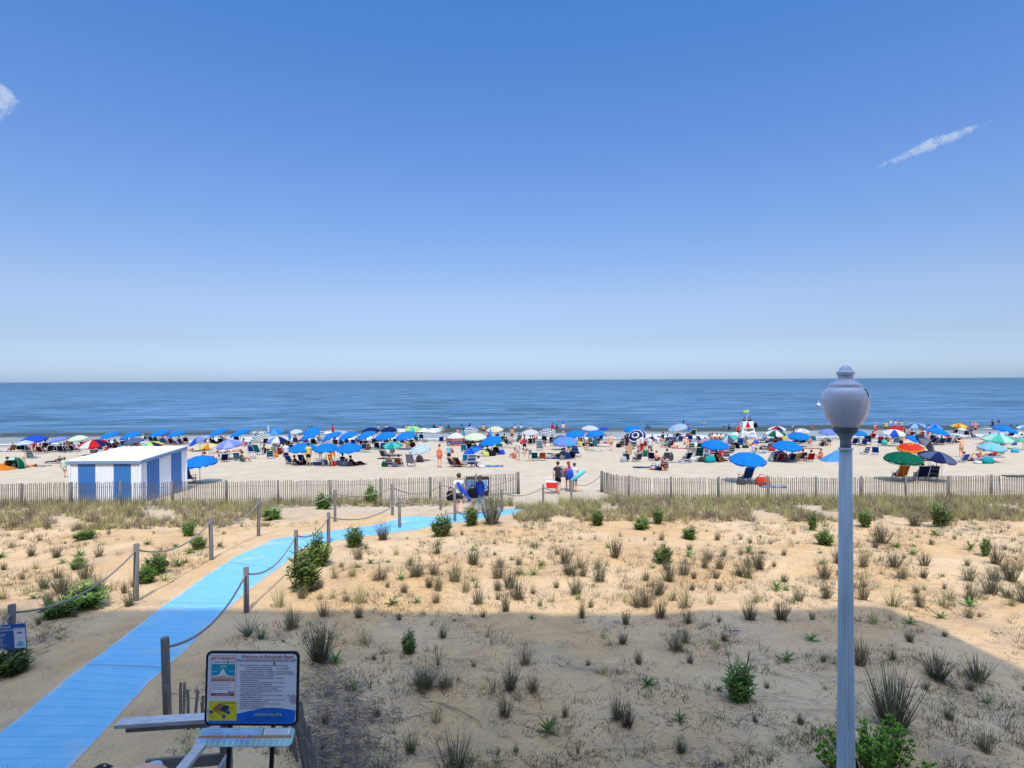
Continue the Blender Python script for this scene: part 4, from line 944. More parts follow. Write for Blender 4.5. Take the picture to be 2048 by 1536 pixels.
for ln in UTAB.split('\n'):
    a, h_ = ln.split('|'); f = a.split(); px, pt, wp, pb, ti, dr = map(float, f[:6])
    umbrella(px, pt, wp, pb, ti, dr, f[6], h_, 's' if px in (50, 419, 1984) else 'w')
def closed_umbrella(px, pt, pb, label):
    g0 = gp(px, pb); z = at(px, pt, g0.y).z - g0.z; root = empty('closed_umbrella', g0); tag(root, label, 'beach umbrella', 'closed beach umbrellas')
    bm = bmesh.new(); n = 16; pr = [(.02, z), (.07, z * .85), (.11, z * .6), (.15, z * .42), (.12, z * .38)]
    rings = [[bm.verts.new((r * (1 + .25 * (k % 2)) * math.cos(k * math.pi / 8), r * (1 + .25 * (k % 2)) * math.sin(k * math.pi / 8), zz_)) for k in range(n)] for r, zz_ in pr]
    for a, b in zip(rings, rings[1:]):
        for k in range(n): bm.faces.new((a[k], b[k], b[(k + 1) % n], a[(k + 1) % n]))
    mesh_obj('canopy', bm, fab('blue'), root)
    bm = bmesh.new(); tube(bm, [(0, 0, -.1), (0, 0, z + .05)], .022, 6); mesh_obj('pole', bm, POLE_MATS['w'], root)
closed_umbrella(579, 858, 893, 'tall closed blue umbrella standing between two chair groups')
closed_umbrella(981, 857, 893, 'closed blue umbrella in front of the cream white one')
# ================================================================ chairs
CH = {}
def chair_meshes(kind):
    if kind in CH: return CH[kind]
    W = .27 if kind != 'big' else .31; sh_ = .20 if kind == 'low' else .30; bl = .62 if kind != 'big' else .85
    b0 = Vector((0, -.20, sh_ - .02)); ang = R(28); b1 = b0 + Vector((0, -math.sin(ang), math.cos(ang))) * bl
    def fabm(bm, a, b, sag, n=5):
        rows = []
        for i in range(n + 1):
            p = a.lerp(b, i / n); s_ = sag * 4 * (i / n) * (1 - i / n); row = []
            for q in (-1, -.33, .33, 1): row.append(bm.verts.new((q * (W - .02), p.y, p.z - s_ * (1 - abs(q)))))
            rows.append(row)
        for i, (r0, r1) in enumerate(zip(rows, rows[1:])):
            for k in range(3):
                f = bm.faces.new((r0[k], r0[k + 1], r1[k + 1], r1[k])); f.material_index = i % 2; f.smooth = False
        bmesh.ops.solidify(bm, geom=bm.faces[:], thickness=.012)
    def mk(fn, name, k=1):
        bm = bmesh.new(); fn(bm); me = bpy.data.meshes.new(name); bm.to_mesh(me); bm.free()
        for _ in range(k): me.materials.append(None)
        return me
    r = .013 if kind != 'big' else .020
    fr = lambda bm: [(tube(bm, [(s_ * W, .30, sh_), (s_ * W, -.20, sh_ - .02), tuple(Vector((s_ * W, b1.y, b1.z)))], r, 5), tube(bm, [(s_ * W, .30, sh_), (s_ * W, -.28, 0)], r, 5), tube(bm, [(s_ * W, .22, 0), (s_ * W, -.22, sh_ + .02), (s_ * W, -.24, sh_ + .20)], r, 5)) for s_ in (-1, 1)] + \
        [tube(bm, [(-W, .30, sh_), (W, .30, sh_)], r, 5), tube(bm, [(-W, b1.y, b1.z), (W, b1.y, b1.z)], r, 5), tube(bm, [(-W, -.28, .01), (W, -.28, .01)], r, 5), tube(bm, [(-W, .22, .01), (W, .22, .01)], r, 5)]
    def arm(s_):
        def f(bm):
            bar(bm, (s_ * (W + .02), -.32, sh_ + .22), (s_ * (W + .02), .26, sh_ + .22), .05, .022); tube(bm, [(s_ * (W + .02), .22, sh_ + .21), (s_ * W, .22, 0)], r, 5)
        return f
    CH[kind] = dict(seat=mk(lambda bm: fabm(bm, Vector((0, .30, sh_)), b0, .03), 'seat', 2), backrest=mk(lambda bm: fabm(bm, b0, b1, -.03), 'backrest', 2), frame=mk(fr, 'frame'), armL=mk(arm(-1), 'armrest'), armR=mk(arm(1), 'armrest'))
    return CH[kind]
FR = dict(s=mat('white_chair_frame', (.62, .62, .62), .35), w=mat('wooden_chair_frame', (.34, .19, .09), .55), d=mat('dark_chair_frame', (.05, .05, .055), .4))
def chair(loc, rz, col, kind='low', frame='s'):
    c1, c2 = (col.split('/') + [col.split('/')[0]])[:2]; B = chair_meshes(kind); root = empty('beach_chair', loc, rz)
    ms = [fab(c1), fab(c2)]; inst('seat', B['seat'], root, mats=ms); inst('backrest', B['backrest'], root, mats=ms); inst('frame', B['frame'], root, mats=[FR[frame]])
    inst('armrest', B['armL'], root, mats=[FR[frame]]); inst('armrest', B['armR'], root, mats=[FR[frame]]); return root
PEND = []   # (object, px, py, stem, category, noun)
CN = dict(peri='periwinkle', skyblue='sky blue', lightblue='light blue', darkgrey='dark grey', chairblue='mid blue', steelblue='steel blue', palegreen='pale green', darkgreen='dark green', bluegrey='blue-grey', redorange='red-orange', lightteal='turquoise', purplered='plum', periwhite='pale lavender')
def cn(c):
    return ' and '.join(CN.get(x, x) for x in c.split('/'))
def add_chair(px, py, col, rot=0, kind='low', frame='s', label=None):
    rg = random.Random(px * 7 + py); o = chair(gp(px, py), R(rot + rg.uniform(-14, 14)), col, kind, frame)
    if label: tag(o, label, 'beach chair', 'folding beach chairs')
    else: PEND.append((o, px, py, cn(col) + ' beach chair', 'beach chair', 'folding beach chairs'))
    return o
def add_person(px, py, pose, top, bottom, rot=0, hair='k', sk='a', hat=None, long_=False, h=None, wear='shirt', low='shorts', label=None, loc=None, grp='people on the beach', extra=''):
    rg = random.Random(px * 5 + py); hh = h or rg.uniform(.94, 1.04)
    o = person(pose, loc or gp(px, py), R(rot + rg.uniform(-12, 12)), top, bottom, hair, sk, hat, long_, hh, wear, low)
    if label: tag(o, label, 'person', grp); return o
    act = dict(stand='standing', walk='walking', carry='standing', arms='standing arms raised', akimbo='standing', bend='bending', chair='seated', sit='sitting', lie='lying', recline='reclining')[pose]
    what = ('bare-backed ' if not top else '') + 'person' + (f' in {cn(top)}' if top else (f' in {cn(bottom)} shorts' if bottom else '')) + (f' and {cn(hat.lstrip("^"))} hat' if hat else '')
    PEND.append((o, px, py, what + ' ' + act, 'person', grp)); return o
# chairs.  x y colour rot kind frame  p:top,hair,skin,hat   (p = somebody sits in it)
CTAB = """23 903 tan 70 low s p:pink,y,a,
42 902 black 0 low d p:black,k,d,
51 902 black 0 low d p:darkgrey,k,c,
63 917 green/white 30 low s
84 907 maroon 0 low s p:darkgrey,b,a,
116 904 purplered 0 low s
124 905 navy 10 low s p:navy,k,c,
132 905 navy 0 low s p:slate,k,c,
148 904 navy -10 low s p:navy,k,b,^navy
203 902 steelblue 0 low s
248 894 navy 10 low s
257 892 white 0 low s p:white,b,a,
272 893 red 0 low s p:red,b,b,
305 884 black 0 low d p:black,k,c,
313 885 green 0 low s p:darkgreen,k,b,
328 888 lightblue 0 low s p:skyblue,y,a,^white
345 889 maroon 0 low s p:purplered,k,c,
430 890 black -20 low d p:black,k,c,
442 889 darkgrey 0 low d p:darkgrey,k,b,
474 884 black 0 low d p:black,k,c,
502 903 royal 0 low s p:navy,k,b,
505 917 royal/white -60 low s
449 924 navy 20 low s p:orange,g,a,grey
476 921 bluegrey 0 low s
378 966 chairblue -10 big w
504 906 chairblue 0 low s
518 910 teal 0 big s
541 917 chairblue/lightteal 10 low s
551 896 chairblue/white 0 low s p:navy,k,b,
551 908 cream 0 low s
578 894 navy 0 low d p:darkgrey,k,b,
592 887 slate 0 low d p:slate,b,a,
582 928 chairblue -20 low w
607 926 chairblue 0 low w
628 890 black 0 low d p:black,k,c,
672 891 brown 0 low s p:khaki,k,b,
695 889 chairblue 0 low w
709 891 chairblue 0 low w
733 894 slate 0 low s p:black,k,c,
726 901 steelblue 20 low s
755 898 navy 0 low s p:navy,k,b,
765 899 steelblue 10 low s
773 887 darkgrey 0 low d p:grey,k,b,
790 889 navy 0 low s
833 884 teal 0 low s p:teal,k,c,black
826 898 maroon 10 low s p:maroon,k,c,
770 916 grey -15 low s p:slate,k,b,
781 933 maroon/white 0 low s p:maroon,b,a,maroon
799 933 brown/orange 0 low s p:maroon,k,b,
822 933 silver 0 big s p:maroon,r,a,^maroon
883 885 navy/royal 10 low s
896 885 navy 0 low s
945 889 brown 0 low w p:brown,k,b,
928 903 cyan 0 low s p:cyan,k,c,
938 901 black 0 low d p:navy,k,c,
962 900 cyan 0 low s p:black,k,b,
908 934 slate/chairblue -50 low w
915 932 orange/yellow -30 low w
922 934 maroon -30 low w
932 926 cyan 0 low s
942 935 royal/white 0 big s
994 909 black 0 low d
1007 884 green 0 low s
1038 881 black/white 0 low s p:black,b,a,
1060 889 darkgreen 0 low s p:darkgreen,k,b,
1066 888 grey 0 low s p:grey,b,a,
1080 901 aqua/white 0 big s p:grey,b,a,
1070 921 teal/darkgreen 0 low s
1084 921 rust/orange 0 low s
1154 913 chairblue/lightblue -30 big s
1160 887 tan 0 low s
1190 893 aqua 0 low s p:skyblue,k,c,
1243 894 brown/beige 0 low s p:tan,k,b,
1253 923 grey/darkgrey -10 low s p:grey,b,a,white
1274 923 darkgrey/grey 10 low s p:grey,b,b,
1288 895 red -20 low s p:red,k,b,
1304 921 navy -10 low s p:coral,b,a,
1332 921 grey 0 low s p:grey,b,a,
1329 941 redorange/white 0 low s p:coral,b,a,
1333 886 chairblue 0 low s p:royal,k,b,
1346 885 chairblue/lightblue 0 low s p:steelblue,k,b,
1354 877 navy 0 low s p:navy,k,c,
1360 884 navy/skyblue 0 low s p:navy,k,b,
1373 877 red 0 low s
1386 874 green 0 big s
1402 884 royal -50 low s
1416 877 white 10 low s
1332 895 darkgreen 40 low s p:teal,k,b,
1383 900 palegreen/green 0 low s
1398 900 green/darkgreen 0 low s
1374 921 navy 20 low s p:navy,g,a,^grey
1384 910 cream 0 low s
1397 918 green/teal 0 big s
1425 912 red/white 0 low s
1452 918 white/red 0 low s
1462 906 navy/white 0 low s p:navy,k,b,
1479 895 royal/skyblue 0 big s
1524 885 cyan/skyblue 50 low s p:cyan,y,a,
1533 900 white/navy 10 low s
1541 900 navy/white 0 low s
1548 893 maroon 0 low s p:red,k,b,
1557 923 red 10 low s p:red,k,b,
1580 924 navy 0 low s p:navy,b,a,navy
1592 922 tan 30 low w p:tan,b,a,
1603 921 navy/purplered 0 low s p:navy,k,b,
1619 923 red 0 low s p:maroon,b,a,
1593 887 darkgrey 0 low d p:darkgrey,k,b,
1604 888 black 0 low d p:black,k,c,
1706 890 chairblue/navy 0 low w
1726 891 chairblue -10 low w
1735 889 chairblue -25 big w
1729 909 steelblue/white 0 low s
1751 909 chairblue -40 low s
1822 874 red 0 low s p:maroon,k,b,
1790 888 steelblue/lightblue 0 low s
1803 878 navy 0 low s p:navy,k,b,
1867 888 chairblue 0 low w p:skyblue,y,a,
1880 889 chairblue 0 low w p:white,b,a,
1893 888 chairblue 0 low w p:red,b,a,
1911 888 darkgreen 0 low s p:navy,k,b,
1924 925 peri/steelblue 0 low s
1998 911 lime/darkgreen 0 low s
1940 868 royal -20 low s
1908 869 navy 0 low s p:navy,k,b,
2020 874 black 0 low d p:black,k,b,
1799 961 orange 0 big s p:coral,k,b,
1842 962 navy 0 big s p:navy,k,b,
1863 962 navy/slate -20 big s p:black,k,b,
1490 965 chairblue 10 big w"""
for ln in CTAB.split('\n'):
    f = ln.split(); px, py, rot = float(f[0]), float(f[1]), float(f[3]); o = add_chair(px, py, f[2], rot, f[4], f[5])
    if len(f) > 6:
        tp, hr, sk, ht = f[6][2:].split(','); g0 = gp(px, py)
        d = .10 if f[4] == 'low' else 0
        add_person(px, py - 2, 'chair', tp, 'navy' if int(px) % 3 else 'grey', rot=math.degrees(o.rotation_euler.z), hair=hr, sk=sk, hat=ht or None, loc=g0 - Vector((0, 0, d)))
# people not in chairs: x y pose top bottom rot hair skin hat long wear low h
PTAB = """69 908 bend red red 200 k b - 0 shirt shorts 0
52 934 lie - beige 90 k b - 0 shirt shorts 0
15 936 sit maroon black 180 k b maroon 0 shirt shorts 0
112 925 lie darkgrey darkgrey 80 k b - 0 shirt trousers 0
129 955 walk mint white 20 b b - 0 shirt shorts .80
218 897 sit navy navy 0 k c - 0 shirt shorts 0
229 897 sit black black 0 k c - 0 shirt shorts 0
286 881 sit white beige 0 g a white 0 shirt shorts 0
360 891 chair navy black 0 k c - 0 shirt shorts 0
372 901 lie - orange 90 b b - 0 shirt shorts 0
440 905 lie white red 90 b a - 0 shirt shorts 0
466 903 lie - white 100 k b - 0 shirt shorts 0
408 917 sit maroon maroon -90 b a maroon 0 shirt shorts 0
431 921 recline - black 180 b a - 0 shirt shorts 0
484 924 sit darkgreen grey -60 k b darkgreen 0 shirt shorts 0
528 907 sit black black -30 k c - 0 shirt trousers 0
559 909 sit maroon maroon 0 k b - 0 shirt shorts 0
567 906 sit periwhite slate 30 b a - 0 shirt shorts 0
573 928 walk white navy 10 k b ^white 0 shirt shorts 0
617 932 stand yellow black 0 k b ^white 0 shirt shorts 0
641 921 bend - black 60 k b - 0 shirt shorts 0
600 883 sit - black 0 b a - 0 shirt shorts 0
661 933 bend orange orange -20 b b - 0 shirt shorts 0
685 929 sit black black 0 k c - 0 shirt shorts 0
710 931 recline black black -60 k c - 0 shirt trousers 0
598 930 recline black black -60 k c - 0 shirt trousers 0
735 900 sit brown brown 0 k b - 0 shirt shorts 0
815 895 sit tan brown 0 k b - 0 shirt shorts 0
783 907 sit grey black 0 k b - 0 shirt shorts 0
879 935 stand coral coral 0 r a - 0 dress shorts 0
898 928 walk aqua navy -10 g a ^khaki 0 shirt shorts 0
916 884 stand pink red 0 b a - 0 shirt shorts 0
927 886 akimbo cyan black 0 k b - 1 shirt trousers 0
967 872 stand - black 20 b b - 0 shirt shorts 0
977 879 sit maroon black 0 k c - 0 shirt shorts 0
995 877 sit navy navy 0 k c - 0 shirt shorts 0
950 902 sit black black 0 k c - 0 shirt shorts 0
975 910 sit black black 0 k c - 0 shirt shorts 0
957 934 sit white navy 60 k b - 0 shirt shorts 0
1009 882 sit - black -60 k a - 1 shirt shorts 0
1024 883 stand - brown 0 r b - 1 shirt shorts 0
1036 921 walk white lightblue -50 k a - 0 shirt shorts 0
1030 917 sit - coral 30 r b - 0 shirt shorts 0
1049 908 akimbo magenta navy 0 r a - 1 tank_top shorts 0
1059 923 bend grey grey 90 b a - 0 shirt shorts 0
1093 892 recline brown brown -60 k b - 0 shirt shorts 0
1118 914 recline darkgreen green 60 k b darkgreen 0 shirt shorts 0
1128 916 sit grey black 0 k c - 0 shirt shorts 0
1138 909 stand black black 0 k c - 0 shirt shorts .9
1147 912 sit grey brown 0 k b - 0 shirt shorts 0
1173 897 bend white beige 0 k b - 1 shirt shorts 0
1176 889 sit maroon maroon 0 k b - 0 shirt shorts 0
1196 888 sit navy black 0 k c - 0 shirt shorts 0
1222 902 stand - khaki 0 g a - 0 shirt shorts 0
1254 906 stand navy navy 0 b b - 1 shirt shorts 0
1276 908 stand white tan 40 b a cream 0 shirt shorts .9
1284 906 walk white red -10 b a - 0 shirt trousers 0
1300 912 stand white grey -20 y a cream 0 shirt shorts 0
1313 922 sit - navy -60 b a - 0 shirt shorts 0
1318 941 recline black navy 60 b a darkgrey 0 shirt shorts 0
1316 887 sit white lightblue 0 k b white 0 shirt shorts 0
1323 887 sit - white -40 k b - 0 shirt shorts 0
1342 891 recline navy red 0 k b - 0 shirt shorts 0
1370 889 sit - white 180 r a - 0 shirt shorts 0
1341 895 lie - darkgrey 90 b b - 0 shirt shorts 0
1377 873 stand royal blue 0 b a ^white 0 shirt shorts 0
1388 886 recline black black 70 k b - 0 shirt trousers 0
1380 899 sit coral white 0 b a - 0 shirt shorts 0
1425 881 sit - orange 0 b b - 0 shirt shorts 0
1434 881 sit - red 0 k b - 0 shirt shorts 0
1442 881 sit - brown 0 b b - 0 shirt shorts 0
1443 913 sit red red 0 b b red 0 shirt shorts 0
1433 923 sit purplered navy -70 b b - 0 shirt shorts 0
1440 924 recline brown brown -60 k c - 0 shirt trousers 0
1464 893 bend cream yellow -50 y a - 0 shirt shorts .7
1492 887 sit teal navy 0 b b - 0 shirt shorts 0
1500 892 recline - red -90 b b - 0 shirt shorts 0
1507 903 sit white black -60 b a - 0 shirt shorts 0
1552 892 stand darkgreen black 0 k c - 0 shirt shorts .8
1620 888 sit coral white 0 b a orange 0 shirt shorts 0
1651 892 sit grey coral -70 b a - 0 shirt shorts 0
1645 893 sit black black 0 k c - 0 shirt shorts .8
1642 918 sit coral coral 90 k b - 0 shirt shorts 0
1751 871 walk redorange red 0 y a white 0 dress shorts 0
1772 866 stand lime darkgrey 0 g a ^white 0 shirt shorts 0
1781 860 stand white beige 0 b a cream 0 shirt shorts 0
1791 862 stand - navy 0 b a - 0 shirt shorts 0
1803 862 stand beige teal 0 k b - 0 shirt shorts 0
1818 870 akimbo coral white 0 k b white 0 shirt shorts 0
1773 885 sit brown brown -50 k b - 0 shirt shorts 0
1845 873 sit redorange redorange 0 r b - 0 shirt shorts 0
1923 915 arms - tan 0 g a cream 0 shirt shorts 0
1936 922 recline - navy -80 b a - 0 shirt shorts 0
1961 916 sit - coral 60 k b - 0 shirt shorts 0
1985 912 recline red navy 80 k b - 0 shirt shorts 0
1950 870 arms coral navy 0 y a ^pink 0 shirt shorts 0
1985 862 stand navy royal 0 k a ^grey 0 shirt shorts 0
1997 858 stand black white 0 k a ^white 0 shirt shorts 0
1968 889 recline darkgrey brown 80 k b - 0 shirt shorts 0
2004 891 recline khaki brown -60 k b - 0 shirt shorts 0"""
for ln in PTAB.split('\n'):
    f = ln.split(); n_ = lambda v: None if v == '-' else v
    add_person(float(f[0]), float(f[1]), f[2], n_(f[3]), n_(f[4]), rot=float(f[5]), hair=f[6], sk=f[7], hat=n_(f[8]), long_=f[9] == '1', wear=f[10], low=f[11], h=float(f[12]) or None)
# swimmers and people wading: x y(water line) pose top rot skin note
STAB = """757 854 stand - 0 a|swimmer furthest left, bare shoulders above the left navy umbrella
773 854 stand - 0 a|swimmer with bare shoulders above the right navy umbrella
806 855 stand black 0 c|first swimmer right of the two navy umbrellas
813 856 stand - 0 b|second swimmer right of the two navy umbrellas
819 856 stand - 30 a|third swimmer, close beside the lime and teal umbrella
831 855 stand navy 0 c|swimmer just behind the lime and teal umbrella
838 858 stand black 0 d|dark haired swimmer right of the lime and teal umbrella
844 859 stand purplered 0 c|swimmer right of the lime umbrella, deepest of that cluster
868 856 stand black 0 d|lone dark swimmer between the lime umbrella and the arm-raising one
881 855 arms - 0 a|swimmer with both arms raised left of the ringed umbrella
897 856 stand black 0 d|lone dark head in the water left of the ringed umbrella
923 852 stand navy 0 d|left one of two far swimmers above the ringed umbrella
939 852 stand black 0 d|right one of two far swimmers above the ringed umbrella
1030 857 stand white 0 a|pale swimmer left of the silver striped umbrella
1042 856 stand white 40 a|pale swimmer facing sideways left of the silver striped umbrella
1060 861 stand - 0 b|bare-backed wader above the silver striped umbrella
1105 859 stand red 0 c|left one of two waders behind the centre ringed umbrella
1114 860 stand maroon 0 c|right one of two waders behind the centre ringed umbrella
1294 860 stand royal 0 c|swimmer in a blue shirt right of the centre blue umbrella
1299 860 stand black 0 d|low dark head right of the swimmer in blue
1357 852 stand black 0 d|swimmer beyond the leaning light blue umbrella
1367 845 stand black 0 d|farthest dark head beyond the leaning light blue umbrella
1350 852 stand black 0 d|dark head left of the leaning light blue umbrella
1373 853 stand navy 0 c|dark head right of the leaning light blue umbrella
1408 846 stand - 0 b|lone small head out at sea left of the lifeguard stand
1448 860 stand black 0 d|low dark head left of the standing wader
1458 861 stand navy 0 b|wader standing left of the lifeguard stand
1624 857 stand redorange 60 a|lone pale swimmer splashing left of the lamp globe
1689 848 stand - 0 b|swimmer hidden partly by the lamp globe
2022 854 stand black 60 d|left one of two dark swimmers at the far right
2034 855 stand black 0 d|right one of two dark swimmers at the far right
624 859 stand navy 0 d|dark head in the surf above the stacked blue umbrellas
617 861 stand - 0 c|low swimmer in the surf left of the stacked umbrella tops"""
for ln in STAB.split('\n'):
    a, lab = ln.split('|'); f = a.split(); p = sp(float(f[0]), float(f[1])); z = SEA - 1.12 - (.22 if float(f[1]) < 856 else 0)
    if int(float(f[0])) in (1458, 1294, 1105, 1114, 1060): z = SEA - .85
    add_person(float(f[0]), float(f[1]), f[2], None if f[3] == '-' else f[3], 'navy', rot=float(f[4]), sk=f[5], label=lab, loc=Vector((p.x, p.y, z)), grp='people in the water')
add_person(665, 873, 'stand', 'red', 'red', label='person in a red shirt wading above the middle blue umbrella row', loc=Vector(((665 - 1024) / F * 84.5, 84.5, SEA - .35)), grp='people in the water')
add_person(1126, 870, 'stand', None, 'royal', label='wader in blue shorts walking out right of the centre ringed umbrella', loc=Vector(((1126 - 1024) / F * 83, 83, SEA - .15)), grp='people in the water')
# ================================================================ things on the sand
def hold(px, py): return gp(px, py)
def towel(px, py, col, wdt=.8, ln=1.7, rot=60, label=None):
    g0 = gp(px, py); bm = bmesh.new(); nx, ny = 6, 10; c1, c2 = (col.split('/') + [col.split('/')[0]])[:2]
    vs = [[None] * (ny + 1) for _ in range(nx + 1)]; a = R(rot)
    for i in range(nx + 1):
        for j in range(ny + 1):
            x, y = (i / nx - .5) * wdt, (j / ny - .5) * ln; X, Y = x * math.cos(a) - y * math.sin(a), x * math.sin(a) + y * math.cos(a)
            vs[i][j] = bm.verts.new((X, Y, H(g0.x + X, g0.y + Y) - g0.z + .03 + .025 * noise.noise(Vector((X * 4 + px, Y * 4, 0)))))
    for i in range(nx):
        for j in range(ny): f = bm.faces.new((vs[i][j], vs[i + 1][j], vs[i + 1][j + 1], vs[i][j + 1])); f.material_index = (j // 2) % 2; f.smooth = True
    bmesh.ops.solidify(bm, geom=bm.faces[:], thickness=.012)
    o = mesh_obj('beach_towel', bm, [fab(c1), fab(c2)]); o.location = g0
    if label: tag(o, label, 'towel', 'towels on the sand')
    else: PEND.append((o, px, py, cn(col) + ' beach towel', 'towel', 'towels on the sand'))
def bag(px, py, col, w_=.45, h_=.35, d_=.25, label=None, loc=None, rot=0):
    rg = random.Random(px); root = empty('beach_bag', loc if loc is not None else gp(px, py), R(rot + rg.uniform(-30, 30)))
    bm = bmesh.new(); n = 14; pr = [(.82, 0), (1.0, .12), (1.02, .45), (.94, .75), (.80, .95), (.55, 1.0)]
    rings = [[bm.verts.new((w_ / 2 * r * abs(math.cos(a)) ** .6 * (1 if math.cos(a) > 0 else -1) * (1 + rg.uniform(-.05, .05)), d_ / 2 * r * abs(math.sin(a)) ** .6 * (1 if math.sin(a) > 0 else -1), z * h_ + rg.uniform(-.01, .01))) for a in [2 * math.pi * k / n for k in range(n)]] for r, z in pr]
    for a, b in zip(rings, rings[1:]):
        for k in range(n): f = bm.faces.new((a[k], a[(k + 1) % n], b[(k + 1) % n], b[k])); f.smooth = True
    bm.faces.new(rings[-1]); bm.faces.new(rings[0][::-1]); mesh_obj('bag_body', bm, fab(col), root)
    for s_ in (-1, 1):
        bm = bmesh.new(); tube(bm, [(w_ * .25 * math.cos(t), s_ * d_ * .25, h_ * .9 + .22 * math.sin(t)) for t in [math.pi * i / 6 for i in range(7)]], .012, 5); mesh_obj('handle', bm, fab(col), root)
    if label: tag(root, label, 'bag', 'bags on the sand')
    else: PEND.append((root, px, py, cn(col) + ' beach bag', 'bag', 'bags on the sand'))
    return root
def cooler(px, py, col, lid, w_=.6, h_=.38, d_=.36, label=None, loc=None, rot=0):
    root = empty('cooler', loc if loc is not None else gp(px, py), R(rot))
    bm = bmesh.new(); vs = [bm.verts.new((x * w_ / 2 * k, y * d_ / 2 * k, z)) for z, k in ((0, .88), (h_ * .82, 1)) for x, y in ((-1, -1), (1, -1), (1, 1), (-1, 1))]
    for f in ((3, 2, 1, 0), (4, 5, 6, 7), (0, 1, 5, 4), (1, 2, 6, 5), (2, 3, 7, 6), (3, 0, 4, 7)): bm.faces.new([vs[i] for i in f])
    bmesh.ops.bevel(bm, geom=bm.edges[:], offset=.02, segments=2, affect='EDGES'); mesh_obj('cooler_body', bm, mat(col + '_plastic', pal(col), .35, .04), root)
    bm = bmesh.new(); box(bm, -w_ * .52, w_ * .52, -d_ * .52, d_ * .52, h_ * .825, h_); bmesh.ops.bevel(bm, geom=bm.edges[:], offset=.018, segments=2, affect='EDGES'); mesh_obj('lid', bm, mat(lid + '_plastic', pal(lid), .35, .04), root)
    bm = bmesh.new(); tube(bm, [(-w_ * .54, 0, h_ * .7), (-w_ * .50, 0, h_ * 1.45), (w_ * .50, 0, h_ * 1.45), (w_ * .54, 0, h_ * .7)], .014, 6); mesh_obj('handle', bm, mat(lid + '_plastic', pal(lid), .35, .04), root)
    if label: tag(root, label, 'cooler', 'coolers')
    else: PEND.append((root, px, py, cn(col) + ' cooler', 'cooler', 'coolers'))
    return root
for t in ((72, 932, 'beige', .8, 2.2, 85), (8, 903, 'periwhite/white', .9, 1.8, 80), (112, 926, 'white', .8, 1.6, 80), (452, 907, 'white', 1.0, 3.0, 85), (636, 893, 'white', .8, 1.6, 70), (727, 904, 'beige/aqua', .8, 1.6, 60), (747, 899, 'mint', .9, 1.8, 70), (778, 917, 'navy', .8, 2.0, 85), (984, 933, 'lightblue/skyblue', .9, 1.7, 88),
          (1100, 913, 'white', 1.0, 1.7, 70), (1110, 917, 'royal', .9, 1.7, 80), (1107, 908, 'green', .8, 1.3, 80), (1207, 893, 'lightblue/white', .8, 1.4, 80), (1178, 899, 'yellow', .5, .9, 70), (1188, 902, 'white', .8, 1.6, 85), (1290, 935, 'steelblue/navy', .8, 1.8, 88), (1355, 925, 'white', .7, 2.0, 85), (1366, 897, 'coral/pink', .8, 2.2, 70), (1018, 883, 'white/grey', .9, 2.2, 85), (1040, 882, 'white', .8, 1.4, 85),
          (1518, 886, 'darkgrey', .8, 1.6, 85), (1527, 904, 'mint/white', .8, 1.6, 80), (1619, 897, 'coral', .9, 2.0, 80), (1636, 890, 'white', .8, 2.2, 85), (1749, 884, 'white/lightblue', .9, 1.9, 85), (1546, 974, 'lightblue/white', .8, 1.5, 70), (1962, 921, 'white', .8, 2.0, 85), (1985, 914, 'lightblue/white', .9, 1.6, 85), (2036, 953, 'grey', .9, 1.6, 80), (980, 900, 'beige', .9, 1.9, 80), (1435, 884, 'coral', .9, 2.0, 85), (1010, 895, 'cream', 1.6, 2.2, 80), (1385, 923, 'white/grey', .8, 2.2, 88), (1508, 906, 'aqua/white', .8, 2.0, 85)):
    towel(*t)
